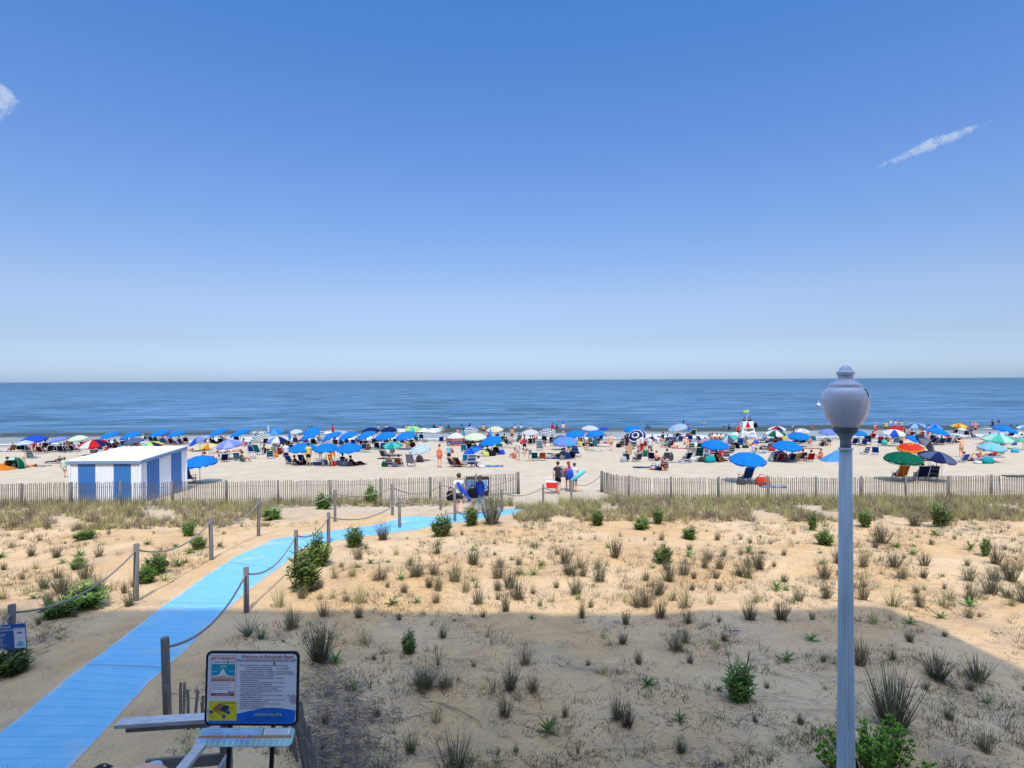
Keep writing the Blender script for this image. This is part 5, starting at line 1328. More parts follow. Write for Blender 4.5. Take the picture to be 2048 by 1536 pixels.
for b in ((120, 925, 'darkgrey'), (28, 936, 'palegreen'), (38, 937, 'black'), (213, 903, 'red'), (552, 914, 'orange'), (571, 914, 'slate'), (632, 930, 'navy'), (644, 931, 'white'), (650, 928, 'grey'), (676, 930, 'slate'), (683, 931, 'bluegrey'), (691, 931, 'silver'), (702, 931, 'slate'), (669, 932, 'red', .28, .25, .2), (664, 931, 'black'),
          (770, 933, 'darkgreen', .5, .4, .4), (790, 934, 'slate'), (903, 906, 'red'), (972, 913, 'lime', .55, .4, .3), (984, 912, 'black', .7, .5, .4), (1003, 909, 'royal', .6, .45, .3), (850, 884, 'grey', .6, .3, .3), (964, 935, 'white', .5, .2, .3), (1095, 894, 'white', .45, .35, .3), (1134, 917, 'steelblue', .6, .5, .4), (1124, 919, 'grey'), (1144, 915, 'black', .5, .5, .4), (1157, 890, 'yellow', .6, .4, .3), (1169, 892, 'black'), (1183, 893, 'darkgrey'), (1237, 895, 'black', .5, .4, .3),
          (1247, 924, 'silver', .5, .45, .3), (1292, 913, 'green', .6, .55, .35), (1308, 939, 'steelblue', .6, .3, .4), (1320, 941, 'black', .4, .3, .3), (1345, 890, 'red', .4, .4, .3), (1352, 892, 'cream', .5, .3, .3), (1394, 889, 'grey', .7, .5, .4), (1377, 917, 'royal', .6, .4, .4), (1386, 922, 'white', .5, .3, .3), (1407, 924, 'darkgrey', .8, .4, .4), (1420, 925, 'teal', .9, .5, .5), (1413, 915, 'slate'), (1491, 896, 'darkgreen', .6, .3, .4), (1568, 882, 'yellow', .5, .8, .35), (1544, 902, 'red', .6, .35, .4), (1527, 899, 'darkgrey', .8, .3, .4), (1562, 890, 'navy', .5, .5, .4),
          (1657, 886, 'darkgreen', .5, .4, .4), (1769, 889, 'lightteal', .55, .45, .4), (1763, 887, 'navy', .8, .4, .4), (1802, 887, 'black', .4, .35, .3), (1812, 876, 'darkgrey', .9, .5, .4), (1848, 871, 'aqua', .6, .6, .5), (1895, 877, 'red', .8, .4, .5), (1975, 927, 'teal', .9, .45, .5), (1962, 926, 'purple', .6, .35, .4), (1523, 969, 'redorange', .7, .45, .5), (1533, 970, 'coral', .4, .4, .4), (1955, 927, 'white', .5, .2, .5), (1588, 889, 'darkgrey'), (45, 935, 'orange', .3, .7, .3), (1482, 969, 'darkgrey', .5, .3, .3)):
    bag(*b)
for c in ((188, 906, 'darkgrey', 'grey'), (637, 931, 'navy', 'white'), (1388, 891, 'white', 'silver'), (1545, 893, 'white', 'silver')): cooler(*c)
# ---- shelters and tents
def dome_tent(px, pb, wpx, hpx, cols, label, rot=0, openside=True, depth=.8):
    g0 = gp(px, pb); r = wpx / 2 * g0.y / F; h = hpx * g0.y / F; root = empty('dome_tent', g0, R(rot)); bm = bmesh.new(); n, m = 18, 7; rings = []
    for j in range(m + 1):
        e = math.pi / 2 * j / m; rings.append([bm.verts.new((r * math.cos(e) ** .8 * math.cos(a), r * depth * math.cos(e) ** .8 * math.sin(a), h * math.sin(e))) for a in [2 * math.pi * k / n for k in range(n)]])
    for j in range(m):
        for k in range(n):
            if openside and 11 <= k <= 15 and j < 4: continue
            f = bm.faces.new((rings[j][k], rings[j][(k + 1) % n], rings[j + 1][(k + 1) % n], rings[j + 1][k])); f.material_index = (k // 3) % len(cols); f.smooth = True
    bmesh.ops.remove_doubles(bm, verts=bm.verts[:], dist=.001); bmesh.ops.solidify(bm, geom=bm.faces[:], thickness=.01)
    mesh_obj('shell', bm, [fab(c, .2) for c in cols], root)
    bm = bmesh.new()
    for a0 in (11, 16): tube(bm, [(r * math.cos(math.pi / 2 * j / m) ** .8 * math.cos(2 * math.pi * a0 / n), r * depth * math.cos(math.pi / 2 * j / m) ** .8 * math.sin(2 * math.pi * a0 / n), h * math.sin(math.pi / 2 * j / m) + .01) for j in range(m + 1)], .012, 5)
    mesh_obj('pole', bm, mat('tent_pole', (.2, .2, .2), .4), root); tag(root, label, 'tent', 'small beach tents'); return root
dome_tent(30, 937, 40, 23, ['palegreen', 'mint', 'green'], 'mint green dome shelter at the left edge of the beach')
dome_tent(1558, 923, 42, 21, ['silver', 'grey', 'mint'], 'grey and white dome tent under the blue umbrella')
dome_tent(839, 924, 17, 14, ['darkgrey', 'maroon'], 'dark maroon round pop-up pod right of the reader in the silver chair', openside=False)
dome_tent(1471, 897, 18, 13, ['darkgrey', 'black'], 'black round pop-up pod right of the shading blue umbrella')
def lean_tent(px, pb, wpx, hpx, cols, label, flip=1):
    g0 = gp(px, pb); w_ = wpx * g0.y / F; h = hpx * g0.y / F; root = empty('beach_shelter', g0); bm = bmesh.new()
    P_ = [(-w_ / 2 * flip, -.5, .02), (w_ / 2 * flip, -.6, .02), (w_ / 2 * flip, .7, .02), (-w_ / 2 * flip, .6, .02), (w_ * .28 * flip, 0, h)]
    v = [bm.verts.new(p) for p in P_]
    for k, f in enumerate(((0, 1, 4), (1, 2, 4), (2, 3, 4), (3, 0, 4))): fa = bm.faces.new([v[i] for i in f]); fa.material_index = k % len(cols)
    bmesh.ops.subdivide_edges(bm, edges=bm.edges[:], cuts=3, use_grid_fill=True)
    for q in bm.verts: q.co.z *= 1 + .06 * noise.noise(q.co * 3); 
    bmesh.ops.solidify(bm, geom=bm.faces[:], thickness=.01); mesh_obj('canopy', bm, [fab(c, .2) for c in cols], root)
    bm = bmesh.new(); tube(bm, [(w_ * .28 * flip, 0, 0), (w_ * .28 * flip, 0, h + .05)], .015, 6); mesh_obj('pole', bm, POLE_MATS['s'], root); tag(root, label, 'beach shelter', 'small beach tents')
lean_tent(1664, 922, 38, 23, ['skyblue', 'lightblue', 'white'], 'light blue triangular beach shelter just left of the lamp post')
lean_tent(0, 940, 46, 16, ['orange', 'yellow', 'darkgrey'], 'orange slanted beach shelter cut by the left edge', flip=-1)
def cabana():
    g0 = gp(912, 891); root = empty('pop_up_cabana', g0); r = .98; bm = bmesh.new(); n = 6
    t = [bm.verts.new((r * 1.08 * math.cos(a), r * 1.08 * math.sin(a), .85)) for a in [2 * math.pi * k / n + .3 for k in range(n)]]; u = [bm.verts.new((r * .62 * math.cos(a), r * .62 * math.sin(a), 1.2)) for a in [2 * math.pi * k / n + .3 for k in range(n)]]; c_ = bm.verts.new((0, 0, 1.42))
    for k in range(n): bm.faces.new((t[k], t[(k + 1) % n], u[(k + 1) % n], u[k])); bm.faces.new((u[k], u[(k + 1) % n], c_))
    mesh_obj('roof', bm, fab('white', .2), root); bm = bmesh.new()
    for k in range(n):
        a, b = 2 * math.pi * k / n + .3, 2 * math.pi * (k + 1) / n + .3
        pa, pb = Vector((r * math.cos(a), r * math.sin(a), 0)), Vector((r * math.cos(b), r * math.sin(b), 0))
        for z0, z1, mi in ((.02, .18, 0), (.18, .62, 1), (.62, .84, 0)):
            f = bm.faces.new([bm.verts.new(p) for p in (pa + Vector((0, 0, z0)), pb + Vector((0, 0, z0)), pb + Vector((0, 0, z1)), pa + Vector((0, 0, z1)))]); f.material_index = mi
    mesh_obj('side_panel', bm, [fab('coral'), fab('slate')], root)
    for k in range(n):
        a = 2 * math.pi * k / n + .3; bm = bmesh.new(); tube(bm, [(r * 1.01 * math.cos(a), r * 1.01 * math.sin(a), 0), (r * 1.01 * math.cos(a), r * 1.01 * math.sin(a), .86)], .03, 5); mesh_obj('leg', bm, fab('coral'), root)
    tag(root, 'white domed pop-up cabana with red and grey sides', 'beach shelter', 'small beach tents')
cabana()
def sunshade(px, py, lab, rot):
    g0 = gp(px, py); root = empty('chair_sunshade', g0 + Vector((0, -.15, 0)), R(rot)); bm = bmesh.new(); M_ = Matrix.Translation((0, 0, 1.28)) @ Matrix.Rotation(R(-12), 4, 'X')
    box(bm, -.42, .42, -.30, .45, 0, .025, M=M_); mesh_obj('canopy', bm, fab('darkgrey'), root)
    for s_ in (-1, 1):
        bm = bmesh.new(); tube(bm, [(s_ * .34, -.1, .0), (s_ * .36, -.25, .7), (s_ * .38, -.2, 1.3)], .014, 5); mesh_obj('arm', bm, FR['s'], root)
    tag(root, lab, 'sunshade', 'chair sunshades under the navy umbrella')
sunshade(1842, 961, 'left one of two dark canopy shades over the navy chairs', 5)
sunshade(1864, 961, 'right one of two dark canopy shades over the navy chairs', -15)
# ---- lifeguard stand
def lifeguard():
    g0 = gp(1494, 876); root = empty('lifeguard_stand', g0); wm = mat('white_stand_paint', (.75, .76, .76), .5, .05)
    def ch(name, fn, m=wm):
        bm = bmesh.new(); fn(bm); return mesh_obj(name, bm, m, root)
    h = 1.25
    for sx_ in (-1, 1):
        for sy_ in (-1, 1): ch('leg', lambda b, x=sx_, y=sy_: bar(b, (x * .95, y * .75, 0), (x * .62, y * .42, h), .10, .10))
    ch('cross_brace', lambda b: [bar(b, (-.88, -.70, .25), (.70, -.50, 1.0), .05, .09), bar(b, (.88, -.69, .25), (-.70, -.49, 1.0), .05, .09), bar(b, (-.86, -.66, .33), (.86, -.66, .33), .04, .12), bar(b, (-.74, -.56, .8), (.74, -.56, .8), .04, .12)])
    ch('platform', lambda b: box(b, -.75, .75, -.55, .7, h, h + .08)); ch('seat', lambda b: box(b, -.65, .65, -.30, .25, h + .42, h + .48))
    ch('backrest', lambda b: [box(b, -.66, .66, -.40, -.36, h + .12 + k * .20, h + .29 + k * .20) for k in range(4)])
    for s_ in (-1, 1): ch('armrest', lambda b, s_=s_: [box(b, s_ * .70 - .04, s_ * .70 + .04, -.40, .35, h + .72, h + .77), box(b, s_ * .70 - .03, s_ * .70 + .03, .28, .34, h + .08, h + .72)])
    ch('ladder', lambda b: [tube(b, [(-.95 + q, -1.1, 0), (-.70 + q, -.48, h)], .03, 5) for q in (-.12, .38)] + [tube(b, [(-1.07 + .05 * k, -1.1 + .12 * k, .2 + .22 * k), (-.57 + .05 * k, -1.1 + .12 * k, .2 + .22 * k)], .022, 5) for k in range(5)])
    tag(root, 'white wooden lifeguard chair at the shoreline with two guards', 'lifeguard stand')
    bm = bmesh.new(); f = [(-.42, 0), (.45, 0), (.0, 1.12)]; plate(bm, [(x - .08, y) for x, y in f], -.012, .012, Matrix.Translation((0, -.50, h - .18)) @ Matrix.Rotation(R(90), 4, 'X'))
    o = mesh_obj('red_pennant', bm, fab('red')); o.location = g0; tag(o, 'red triangular pennant hanging on the back of the lifeguard chair', 'pennant')
    fl = empty('flag_pole', g0 + Vector((-.35, -.2, h))); bm = bmesh.new(); tube(bm, [(0, 0, 0), (.18, 0, 1.2), (.50, 0, 2.35)], [.022, .018, .012], 6); mesh_obj('pole', bm, mat('flag_pole_paint', (.55, .62, .62), .4), fl)
    bm = bmesh.new(); vs = [[bm.verts.new((.49 - .60 * i / 6, .05 * math.sin(i * 1.4), 2.32 - .34 * j + .03 * math.sin(i))) for j in (0, 1)] for i in range(7)]
    for a, b in zip(vs, vs[1:]): bm.faces.new((a[0], a[1], b[1], b[0]))
    mesh_obj('flag', bm, fab('lime'), fl); tag(fl, 'thin pole with a small yellow flag rising from the lifeguard chair', 'flag')
    for dx, tp, lb in ((-.36, 'navy', 'lifeguard seated on the left side of the white lifeguard chair'), (.34, 'black', 'lifeguard in black seated on the right side of the white lifeguard chair')):
        add_person(1490, 870, 'chair', tp, 'red', label=lb, loc=g0 + Vector((dx, .10, h + .36)), grp='lifeguards')
    add_person(1479, 874, 'stand', 'redorange', 'black', hair='r', sk='b', label='person in red shirt standing at the left foot of the lifeguard chair', loc=g0 + Vector((-1.15, -.1, -.0)) - Vector((0, 0, 0)))
    bag(0, 0, 'black', .5, .6, .35, label='black bag hanging on the right side of the lifeguard chair', loc=g0 + Vector((1.0, -.2, h + .05)))
lifeguard()
# ---- the groups nearest to the dune
g0 = gp(1116, 988)
add_person(1116, 988, 'walk', 'darkgrey', 'black', rot=-6, hair='b', sk='b', h=1.05, label='man in a charcoal T-shirt carrying a red cooler on the beach', loc=g0)
bm = bmesh.new()
cooler(0, 0, 'red', 'white', .62, .40, .38, label='red cooler with a white lid carried by the man in charcoal', loc=g0 + Vector((-.36, .12, .32)), rot=-4)
g1 = gp(1137, 982)
add_person(1137, 982, 'carry', 'pink', 'black', rot=10, hair='r', sk='a', long_=True, h=.98, label='long-haired woman in a pink top and black shorts beside the cooler man', loc=g1)
bag(0, 0, 'slate', .55, .45, .35, label='grey and blue beach bag carried by the woman in pink', loc=g1 + Vector((-.38, .10, .80)))
g2 = gp(1149, 984)
add_person(1149, 984, 'carry', 'white', 'teal', rot=-15, hair='b', sk='a', h=.95, label='woman in a white top and teal shorts with a turquoise roll', loc=g2)
bm = bmesh.new(); tube(bm, [(-.38, 0, -.30), (-.36, 0, -.28), (.36, 0, .28), (.38, 0, .30)], [.07, .12, .12, .07], 12); o = mesh_obj('towel_roll', bm, fab('aqua')); o.location = g2 + Vector((.18, -.26, .98)); tag(o, 'turquoise roll slung across the back of the woman in teal shorts', 'towel roll')
bag(0, 0, 'royal', .40, .5, .3, label='blue patterned bag between the woman in pink and the woman in teal', loc=g2 + Vector((-.26, -.05, .75)))
g3 = gp(918, 1029)
add_person(918, 1029, 'walk', 'white', 'darkgrey', rot=-8, hair='b', sk='a', h=1.03, long_=False, label='person in a baggy white T-shirt walking down the blue mat', loc=g3)
bm = bmesh.new(); tube(bm, [(-.30, 0, .42), (-.28, 0, .40), (.26, 0, -.34), (.29, 0, -.38)], [.04, .075, .07, .03], 12); o = mesh_obj('umbrella_bag', bm, fab('royal')); o.location = g3 + Vector((.24, -.20, 1.02)); tag(o, 'long blue umbrella bag slung on the back of the white T-shirt walker', 'umbrella bag')
bag(0, 0, 'black', .36, .40, .25, label='black tote hanging at the left hip of the white T-shirt walker', loc=g3 + Vector((-.36, .0, .62)))
g4 = gp(961, 1028)
add_person(961, 1028, 'carry', 'skyblue', 'silver', rot=6, hair='b', sk='a', h=.97, long_=True, low='trousers', label='long-haired woman in pale trousers walking down the blue mat', loc=g4)
bm = bmesh.new()
vs = [[bm.verts.new((-.20 + .34 * i / 4 + .06 * j / 6, -.16 - .03 * math.sin(i * 1.5), 1.44 - .62 * j / 6 + .04 * math.sin(i * 2))) for j in range(7)] for i in range(5)]
for a, b in zip(vs, vs[1:]):
    for j in range(6): bm.faces.new((a[j], a[j + 1], b[j + 1], b[j])).smooth = True
bmesh.ops.solidify(bm, geom=bm.faces[:], thickness=.02); o = mesh_obj('shoulder_towel', bm, fab('royal')); o.location = g4; tag(o, 'blue towel draped over the shoulder of the long-haired walker', 'towel')
bag(0, 0, 'black', .46, .42, .3, label='black bag on the left hip of the long-haired walker', loc=g4 + Vector((-.34, -.08, .72)))
def cart():
    g0 = gp(954, 994); root = empty('beach_cart', g0 + Vector((0, .4, 0))); bm = bmesh.new()
    for x in (-.62, .62):
        for y in (-.25, .25): box(bm, x - .03, x + .03, y - .03, y + .03, .1, .98)
    for z in (.42, .92):
        box(bm, -.62, .62, -.28, -.255, z, z + .09); box(bm, -.62, .62, .255, .28, z, z + .09)
    mesh_obj('frame', bm, fab('darkgrey'), root); bm = bmesh.new()
    for k in range(6): box(bm, -.57 + k * .195, -.42 + k * .195, -.285, -.27, .30, .90)
    mesh_obj('side_panel', bm, fab('skyblue'), root)
    for x in (-.5, .5):
        bm = bmesh.new(); tube(bm, [(x, -.30, .14), (x, .30, .14)], .14, 14); mesh_obj('wheel', bm, fab('black'), root)
    tag(root, 'dark framed cart with light blue slats seen between the two mat walkers', 'cart')
cart()
# boards and small items
def board(px, py, col, label, hgt, wd, lean):
    g0 = gp(px, py); bm = bmesh.new(); n = 20; plate(bm, [(wd / 2 * math.sin(2 * math.pi * k / n), hgt / 2 + hgt / 2 * math.cos(2 * math.pi * k / n)) for k in range(n)], -.02, .02, Matrix.Rotation(R(90 - lean), 4, 'X'))
    o = mesh_obj('bodyboard', bm, fab(col)); o.location = g0; tag(o, label, 'board', 'boards on the beach')
board(1260, 911, 'tan', 'tan bodyboard standing upright beside the navy dressed person', 1.2, .42, 5)
board(1343, 922, 'darkgrey', 'black and white bodyboard leaning by the grey chair', .75, .40, 20)
board(1277, 905, 'white', 'round white board held under the navy ringed umbrella', .75, .70, 5)
def ballpole():
    g0 = gp(537, 888); root = empty('marker_pole', g0); bm = bmesh.new(); tube(bm, [(0, 0, 0), (0, 0, 1.9)], .02, 5); mesh_obj('pole', bm, POLE_MATS['s'], root)
    bm = bmesh.new()
    for k in range(3): sphere(bm, (0, 0, 1.95 - k * .22), (.13, .13, .10), 10, 6)
    mesh_obj('float', bm, fab('white'), root); tag(root, 'thin pole topped with white floats beside the light blue umbrella', 'pole')
ballpole()
def buoy():
    p = sp(1637, 813); bm = bmesh.new(); sphere(bm, (0, 0, .35), (.55, .55, .6), 10, 7); tube(bm, [(0, 0, .8), (0, 0, 1.5)], [.15, .05], 6); o = mesh_obj('buoy', bm, fab('white')); o.location = p; tag(o, 'tiny white buoy out at sea left of the lamp globe', 'buoy')
buoy()
def bird(px, py, Y, lab, s_):
    p = at(px, py, Y); root = empty('seabird', p); bm = bmesh.new(); sphere(bm, (0, 0, 0), (.08 * s_, .22 * s_, .07 * s_), 8, 6); sphere(bm, (0, .22 * s_, .02 * s_), .05 * s_, 6, 5)
    mesh_obj('bird_body', bm, mat('bird_feathers', (.05, .05, .05), .8), root)
    for q in (-1, 1):
        bm = bmesh.new(); v = [bm.verts.new(c) for c in ((q * .05 * s_, .1 * s_, 0), (q * .35 * s_, .14 * s_, .12 * s_), (q * .62 * s_, -.02 * s_, .05 * s_), (q * .33 * s_, 0, .10 * s_), (q * .05 * s_, -.08 * s_, 0))]; bm.faces.new(v); mesh_obj('wing', bm, mat('bird_feathers', (.05, .05, .05), .8), root)
    tag(root, lab, 'bird', 'birds in the sky')
bird(621, 504, 60, 'small dark bird flying highest over the middle left beach', .22)
bird(320, 452, 90, 'tiny bird speck high in the left sky', .16)
bird(255, 733, 120, 'tiny bird speck just above the horizon at left', .3)
# person at the very bottom, on the boardwalk
o = person('bend', Vector((-2.86, 4.95, 2.2)), R(97), None, 'navy', 'k', 'a', None, False, .99); tag(o, 'bare-backed person with short dark hair bending over at the bottom left edge', 'person')
# ---- labels for everything still pending: nearest umbrella + side, then order within equals
# the rest of the crowd, further off
XR = random.Random(41)
XC = [(92, 898), (99, 905), (140, 893), (170, 895), (236, 889), (242, 898), (262, 884), (291, 882), (336, 884), (372, 886), (410, 884), (421, 890), (452, 885), (466, 892), (487, 893), (512, 884), (530, 889), (566, 888), (585, 903), (612, 887), (641, 885), (652, 893), (668, 886), (683, 892), (702, 896), (719, 888), (727, 893), (746, 889), (781, 892), (798, 893), (806, 888), (820, 886), (843, 879), (900, 879), (934, 889), (940, 894), (956, 885), (968, 886), (989, 888), (998, 893), (1016, 890), (1044, 888), (1053, 883), (1071, 879), (1088, 884), (1104, 886), (1112, 893), (1142, 889), (1165, 882), (1180, 884), (1199, 882), (1213, 887), (1250, 889), (1262, 893), (1272, 894), (1296, 889), (1306, 884), (1326, 879), (1340, 881), (1351, 885), (1365, 879), (1381, 881), (1394, 880), (1410, 890), (1412, 905), (1428, 906), (1447, 905), (1455, 890), (1512, 888), (1536, 886), (1545, 885), (1559, 882), (1570, 891), (1586, 883), (1610, 882), (1629, 884), (1696, 884), (1713, 885), (1744, 878), (1762, 880), (1781, 879), (1797, 884), (1808, 882), (1829, 880), (1842, 885), (1856, 879), (1864, 882), (1888, 880), (1902, 884), (1916, 882), (1932, 872), (1946, 874), (1975, 880), (1992, 883), (2012, 888), (2028, 890), (2038, 884), (1970, 903), (2030, 905)]
for px, py in XC:
    k = XR.random(); col = XR.choice(('chairblue', 'navy', 'black', 'darkgrey', 'steelblue', 'green', 'maroon', 'royal', 'cyan', 'white', 'red', 'tan')); shirt = XR.choice(('black', 'navy', 'white', 'grey', 'red', 'coral', 'skyblue', 'darkgreen', None, None, 'pink', 'brown'))
    if k < .42:
        o = add_chair(px, py, col, XR.uniform(-40, 40))
        if XR.random() < .8: add_person(px, py - 1, 'chair', shirt, XR.choice(('navy', 'black', 'red', 'teal')), rot=math.degrees(o.rotation_euler.z), hair=XR.choice('kkby'), sk=XR.choice('abbcd'), hat=XR.choice((None, None, 'white', '^navy', 'beige')), loc=gp(px, py) - Vector((0, 0, .10)))
    elif k < .78: add_person(px, py, XR.choice(('sit', 'sit', 'recline', 'stand' if py < 884 else 'sit', 'lie')), shirt, XR.choice(('navy', 'black', 'red', 'royal', 'coral')), rot=XR.uniform(-70, 70), hair=XR.choice('kkby'), sk=XR.choice('abbc'), hat=XR.choice((None, None, None, 'white')), long_=XR.random() < .3)
    else: bag(px, py, col, XR.uniform(.4, .8), XR.uniform(.3, .5), XR.uniform(.3, .4))
def name_pending(PEND, ANCH, wy):
    groups = {}
    for (o, px, py, stem, cat, grp) in PEND:
        ux, ut, uw, ub, hn = min(ANCH, key=lambda u: ((px - u[0]) / 1.0) ** 2 + ((py - u[3]) * wy) ** 2); dx = px - ux
        if abs(dx) < uw * .42: rel = ('under' if wy == 2.2 else 'beside') if abs(py - ub) < 9 else ('in front of' if py > ub else 'behind')
        else: rel = 'right of' if dx > 0 else 'left of'
        short = hn.replace(' on a thin white pole', '').replace(' in the middle row', ' in the row')
        groups.setdefault((stem, rel, short), []).append((px, o, cat, grp))
    for (stem, rel, short), items in groups.items():
        items.sort(key=lambda t: t[0]); n_ = len(items)
        for k, (px, o, cat, grp) in enumerate(items):
            names = {1: [''], 2: ['left ', 'right '], 3: ['leftmost ', 'middle ', 'rightmost ']}.get(n_) or ['leftmost '] + ['%s from left ' % q for q in ('second', 'third', 'fourth', 'fifth', 'sixth', 'seventh', 'eighth', 'ninth')][:n_ - 2] + ['rightmost ']
            lab = names[k] + stem + ' ' + rel + ' the ' + short
            ws = lab.split()
            for cut in (' in a row', ' over the sunbathers', ' near the beach centre', ' on the right', ' in the centre', ' by the water', ' just', ' nearest the fence', ' on a pole', ' on the sand', ' on the left dune', ' alone', ' overlapping the blue mat'):
                if len(lab.split()) > 16 and cut in lab: lab = lab.replace(cut, '', 1)
            tag(o, ' '.join(lab.split()[:16]), cat, grp)
name_pending(PEND, UPOS, 2.2)
# ================================================================ plants
def blade(bm, p, d, L, w_, bend, mi=0, n=3, fold=False):
    """narrow leaf from p along d, drooping by bend"""
    d = d.normalized(); s_ = d.cross(Vector((0, 0, 1)));  s_ = s_.normalized() if s_.length > .05 else Vector((1, 0, 0)); s_ = Matrix.Rotation(PR.uniform(-.9, .9), 3, d) @ s_
    prev = None; q = p.copy(); dd = d.copy()
    for i in range(n + 1):
        t = i / n; ww = w_ * (math.sin(math.pi * min(1, .18 + t * .80)) if fold else (1 - t * .92)) / 2
        cur = (bm.verts.new(q - s_ * ww), bm.verts.new(q + s_ * ww))
        if prev: f = bm.faces.new((prev[0], prev[1], cur[1], cur[0])); f.material_index = mi; f.smooth = True
        prev = cur; dd = (dd + Vector((0, 0, -bend / n))).normalized(); q = q + dd * (L / n)
PR = random.Random(11)
def leafm(name, c1, c2, trans=.25, rough=.6):
    t = NT(name); oi = t.t.nodes.new('ShaderNodeObjectInfo'); n = t.noise(7, 3); b_ = t.mix(t.ramp(n, .35, .65), c1, c2)
    h = t.t.nodes.new('ShaderNodeHueSaturation'); t.put(h.inputs['Color'], b_); t.put(h.inputs['Value'], t.ramp(oi.outputs['Random'], 0, 1, .8, 1.2)); t.put(h.inputs['Hue'], t.ramp(oi.outputs['Random'], 0, 1, .485, .51))
    t.put(t.b.inputs['Base Color'], h.outputs[0]); t.b.inputs['Roughness'].default_value = rough; t.b.inputs['Specular IOR Level'].default_value = .25
    tr = t.t.nodes.new('ShaderNodeBsdfTranslucent'); ms = t.t.nodes.new('ShaderNodeMixShader'); ms.inputs[0].default_value = trans
    t.t.links.new(h.outputs[0], tr.inputs[0]); t.t.links.new(t.b.outputs[0], ms.inputs[1]); t.t.links.new(tr.outputs[0], ms.inputs[2]); t.t.links.new(ms.outputs[0], t.o.inputs[0]); return t.m
G_SHRUB = leafm('goldenrod_leaf', (.085, .165, .028), (.155, .235, .045)); G_ROS = leafm('rosette_leaf', (.10, .18, .04), (.17, .25, .06)); G_GRASS = leafm('beach_grass_blade', (.32, .34, .09), (.48, .43, .18))
G_DRY = leafm('dry_stem', (.10, .08, .06), (.18, .145, .105)); G_GREY = leafm('grey_green_blade', (.11, .13, .055), (.18, .18, .085)); G_BAY = leafm('bayberry_leaf', (.14, .25, .025), (.23, .35, .045)); G_YUC = leafm('yucca_leaf', (.09, .14, .075), (.13, .18, .10)); G_STRAW = leafm('straw_blade', (.36, .28, .16), (.28, .21, .12))
def v_tuft(kind, seed):
    """unit-height tuft, width about .7"""
    PR.seed(seed); bm = bmesh.new()
    n, sp_, mats = dict(dry=(110, .36, [G_DRY, G_GREY]), grey=(95, .36, [G_GREY, G_DRY, G_STRAW]), grass=(70, .50, [G_GREY, G_GRASS]), tall=(150, .36, [G_DRY, G_GREY]), straw=(60, .4, [G_STRAW, G_GRASS]))[kind]
    for k in range(n):
        a = PR.uniform(0, 2 * math.pi); r = PR.uniform(0, 1) ** .6; L = PR.uniform(.45, 1.0) * (1.05 - .25 * r)
        p = Vector((math.cos(a) * r * sp_ * .34, math.sin(a) * r * sp_ * .34, -.02)); d = Vector((math.cos(a) * r * sp_ * 1.25 + PR.uniform(-.12, .12), math.sin(a) * r * sp_ * 1.25 + PR.uniform(-.12, .12), 1))
        blade(bm, p, d, L, PR.uniform(.012, .024), PR.uniform(0, .35 if kind != 'grass' else .9), PR.choice(range(len(mats))), 3)
        if kind in ('dry', 'grey', 'tall') and PR.random() < .5:
            q = p + d.normalized() * L * PR.uniform(.3, .8)
            for _ in range(2): blade(bm, q, Vector((PR.uniform(-1, 1), PR.uniform(-1, 1), .8)), PR.uniform(.08, .2), .014, .2, PR.choice(range(len(mats))), 1)
    for k in range(int(n * .35)):     # litter round the foot
        a = PR.uniform(0, 2 * math.pi); blade(bm, Vector((math.cos(a) * .1, math.sin(a) * .1, .02)), Vector((math.cos(a), math.sin(a), PR.uniform(.0, .5))), PR.uniform(.15, .38), .014, .5, 0, 2)
    me = bpy.data.meshes.new('tuft'); bm.to_mesh(me); bm.free()
    for m in mats: me.materials.append(m)
    return me
def v_shrub(seed, dead=0):
    PR.seed(seed); bl = bmesh.new(); bs = bmesh.new(); ns = 38
    for k in range(ns):
        a = PR.uniform(0, 2 * math.pi); r = (k / ns) ** .5; top = Vector((math.cos(a) * r * .42, math.sin(a) * r * .42, (1 - .45 * r * r) * PR.uniform(.5, 1.04)))
        b0 = Vector((math.cos(a) * r * .12, math.sin(a) * r * .12, -.02)); tube(bs, [b0, b0.lerp(top, .5) + Vector((math.cos(a), math.sin(a), 0)) * .05 * r, top], [.012, .010, .006], 4)
        for j in range(17):
            t = .15 + .85 * j / 16; p = b0.lerp(top, t); aa = j * 2.4 + PR.uniform(-.4, .4); el = .15 + .95 * t ** 2
            blade(bl, p, Vector((math.cos(aa), math.sin(aa), el)), PR.uniform(.15, .25), PR.uniform(.040, .058), .6, 0, 3, True)
    for k in range(dead):
        a = PR.uniform(0, 2 * math.pi); top = Vector((math.cos(a) * .4, math.sin(a) * .4, PR.uniform(1.05, 1.3))); tube(bs, [(0, 0, 0), top * .6, top], [.012, .009, .007], 4)
        for j in range(14): blade(bs, top * (1 - .02 * j), Vector((PR.uniform(-1, 1), PR.uniform(-1, 1), .6)), .06, .03, .1, 0, 1)
    out_ = []
    for bm, nm, m in ((bl, 'foliage', G_SHRUB), (bs, 'stems', G_DRY)):
        me = bpy.data.meshes.new(nm); bm.to_mesh(me); bm.free(); me.materials.append(m); out_.append(me)
    return out_
def v_rosette(seed, n=16, spiky=False):
    PR.seed(seed); bm = bmesh.new()
    for k in range(n):
        a = k * 2.4 + PR.uniform(-.3, .3); e = .35 + 1.3 * (k / n)
        if spiky: blade(bm, Vector((0, 0, -.01)), Vector((math.cos(a), math.sin(a), e * 1.3)), PR.uniform(.75, 1.0), .07, .25, 0, 3, False)
        else: blade(bm, Vector((0, 0, .25 * k / n)), Vector((math.cos(a), math.sin(a), e)), PR.uniform(.5, .75), .115, .5, 0, 3, True)
    me = bpy.data.meshes.new('rosette'); bm.to_mesh(me); bm.free(); me.materials.append(G_YUC if spiky == 2 else G_ROS); return me
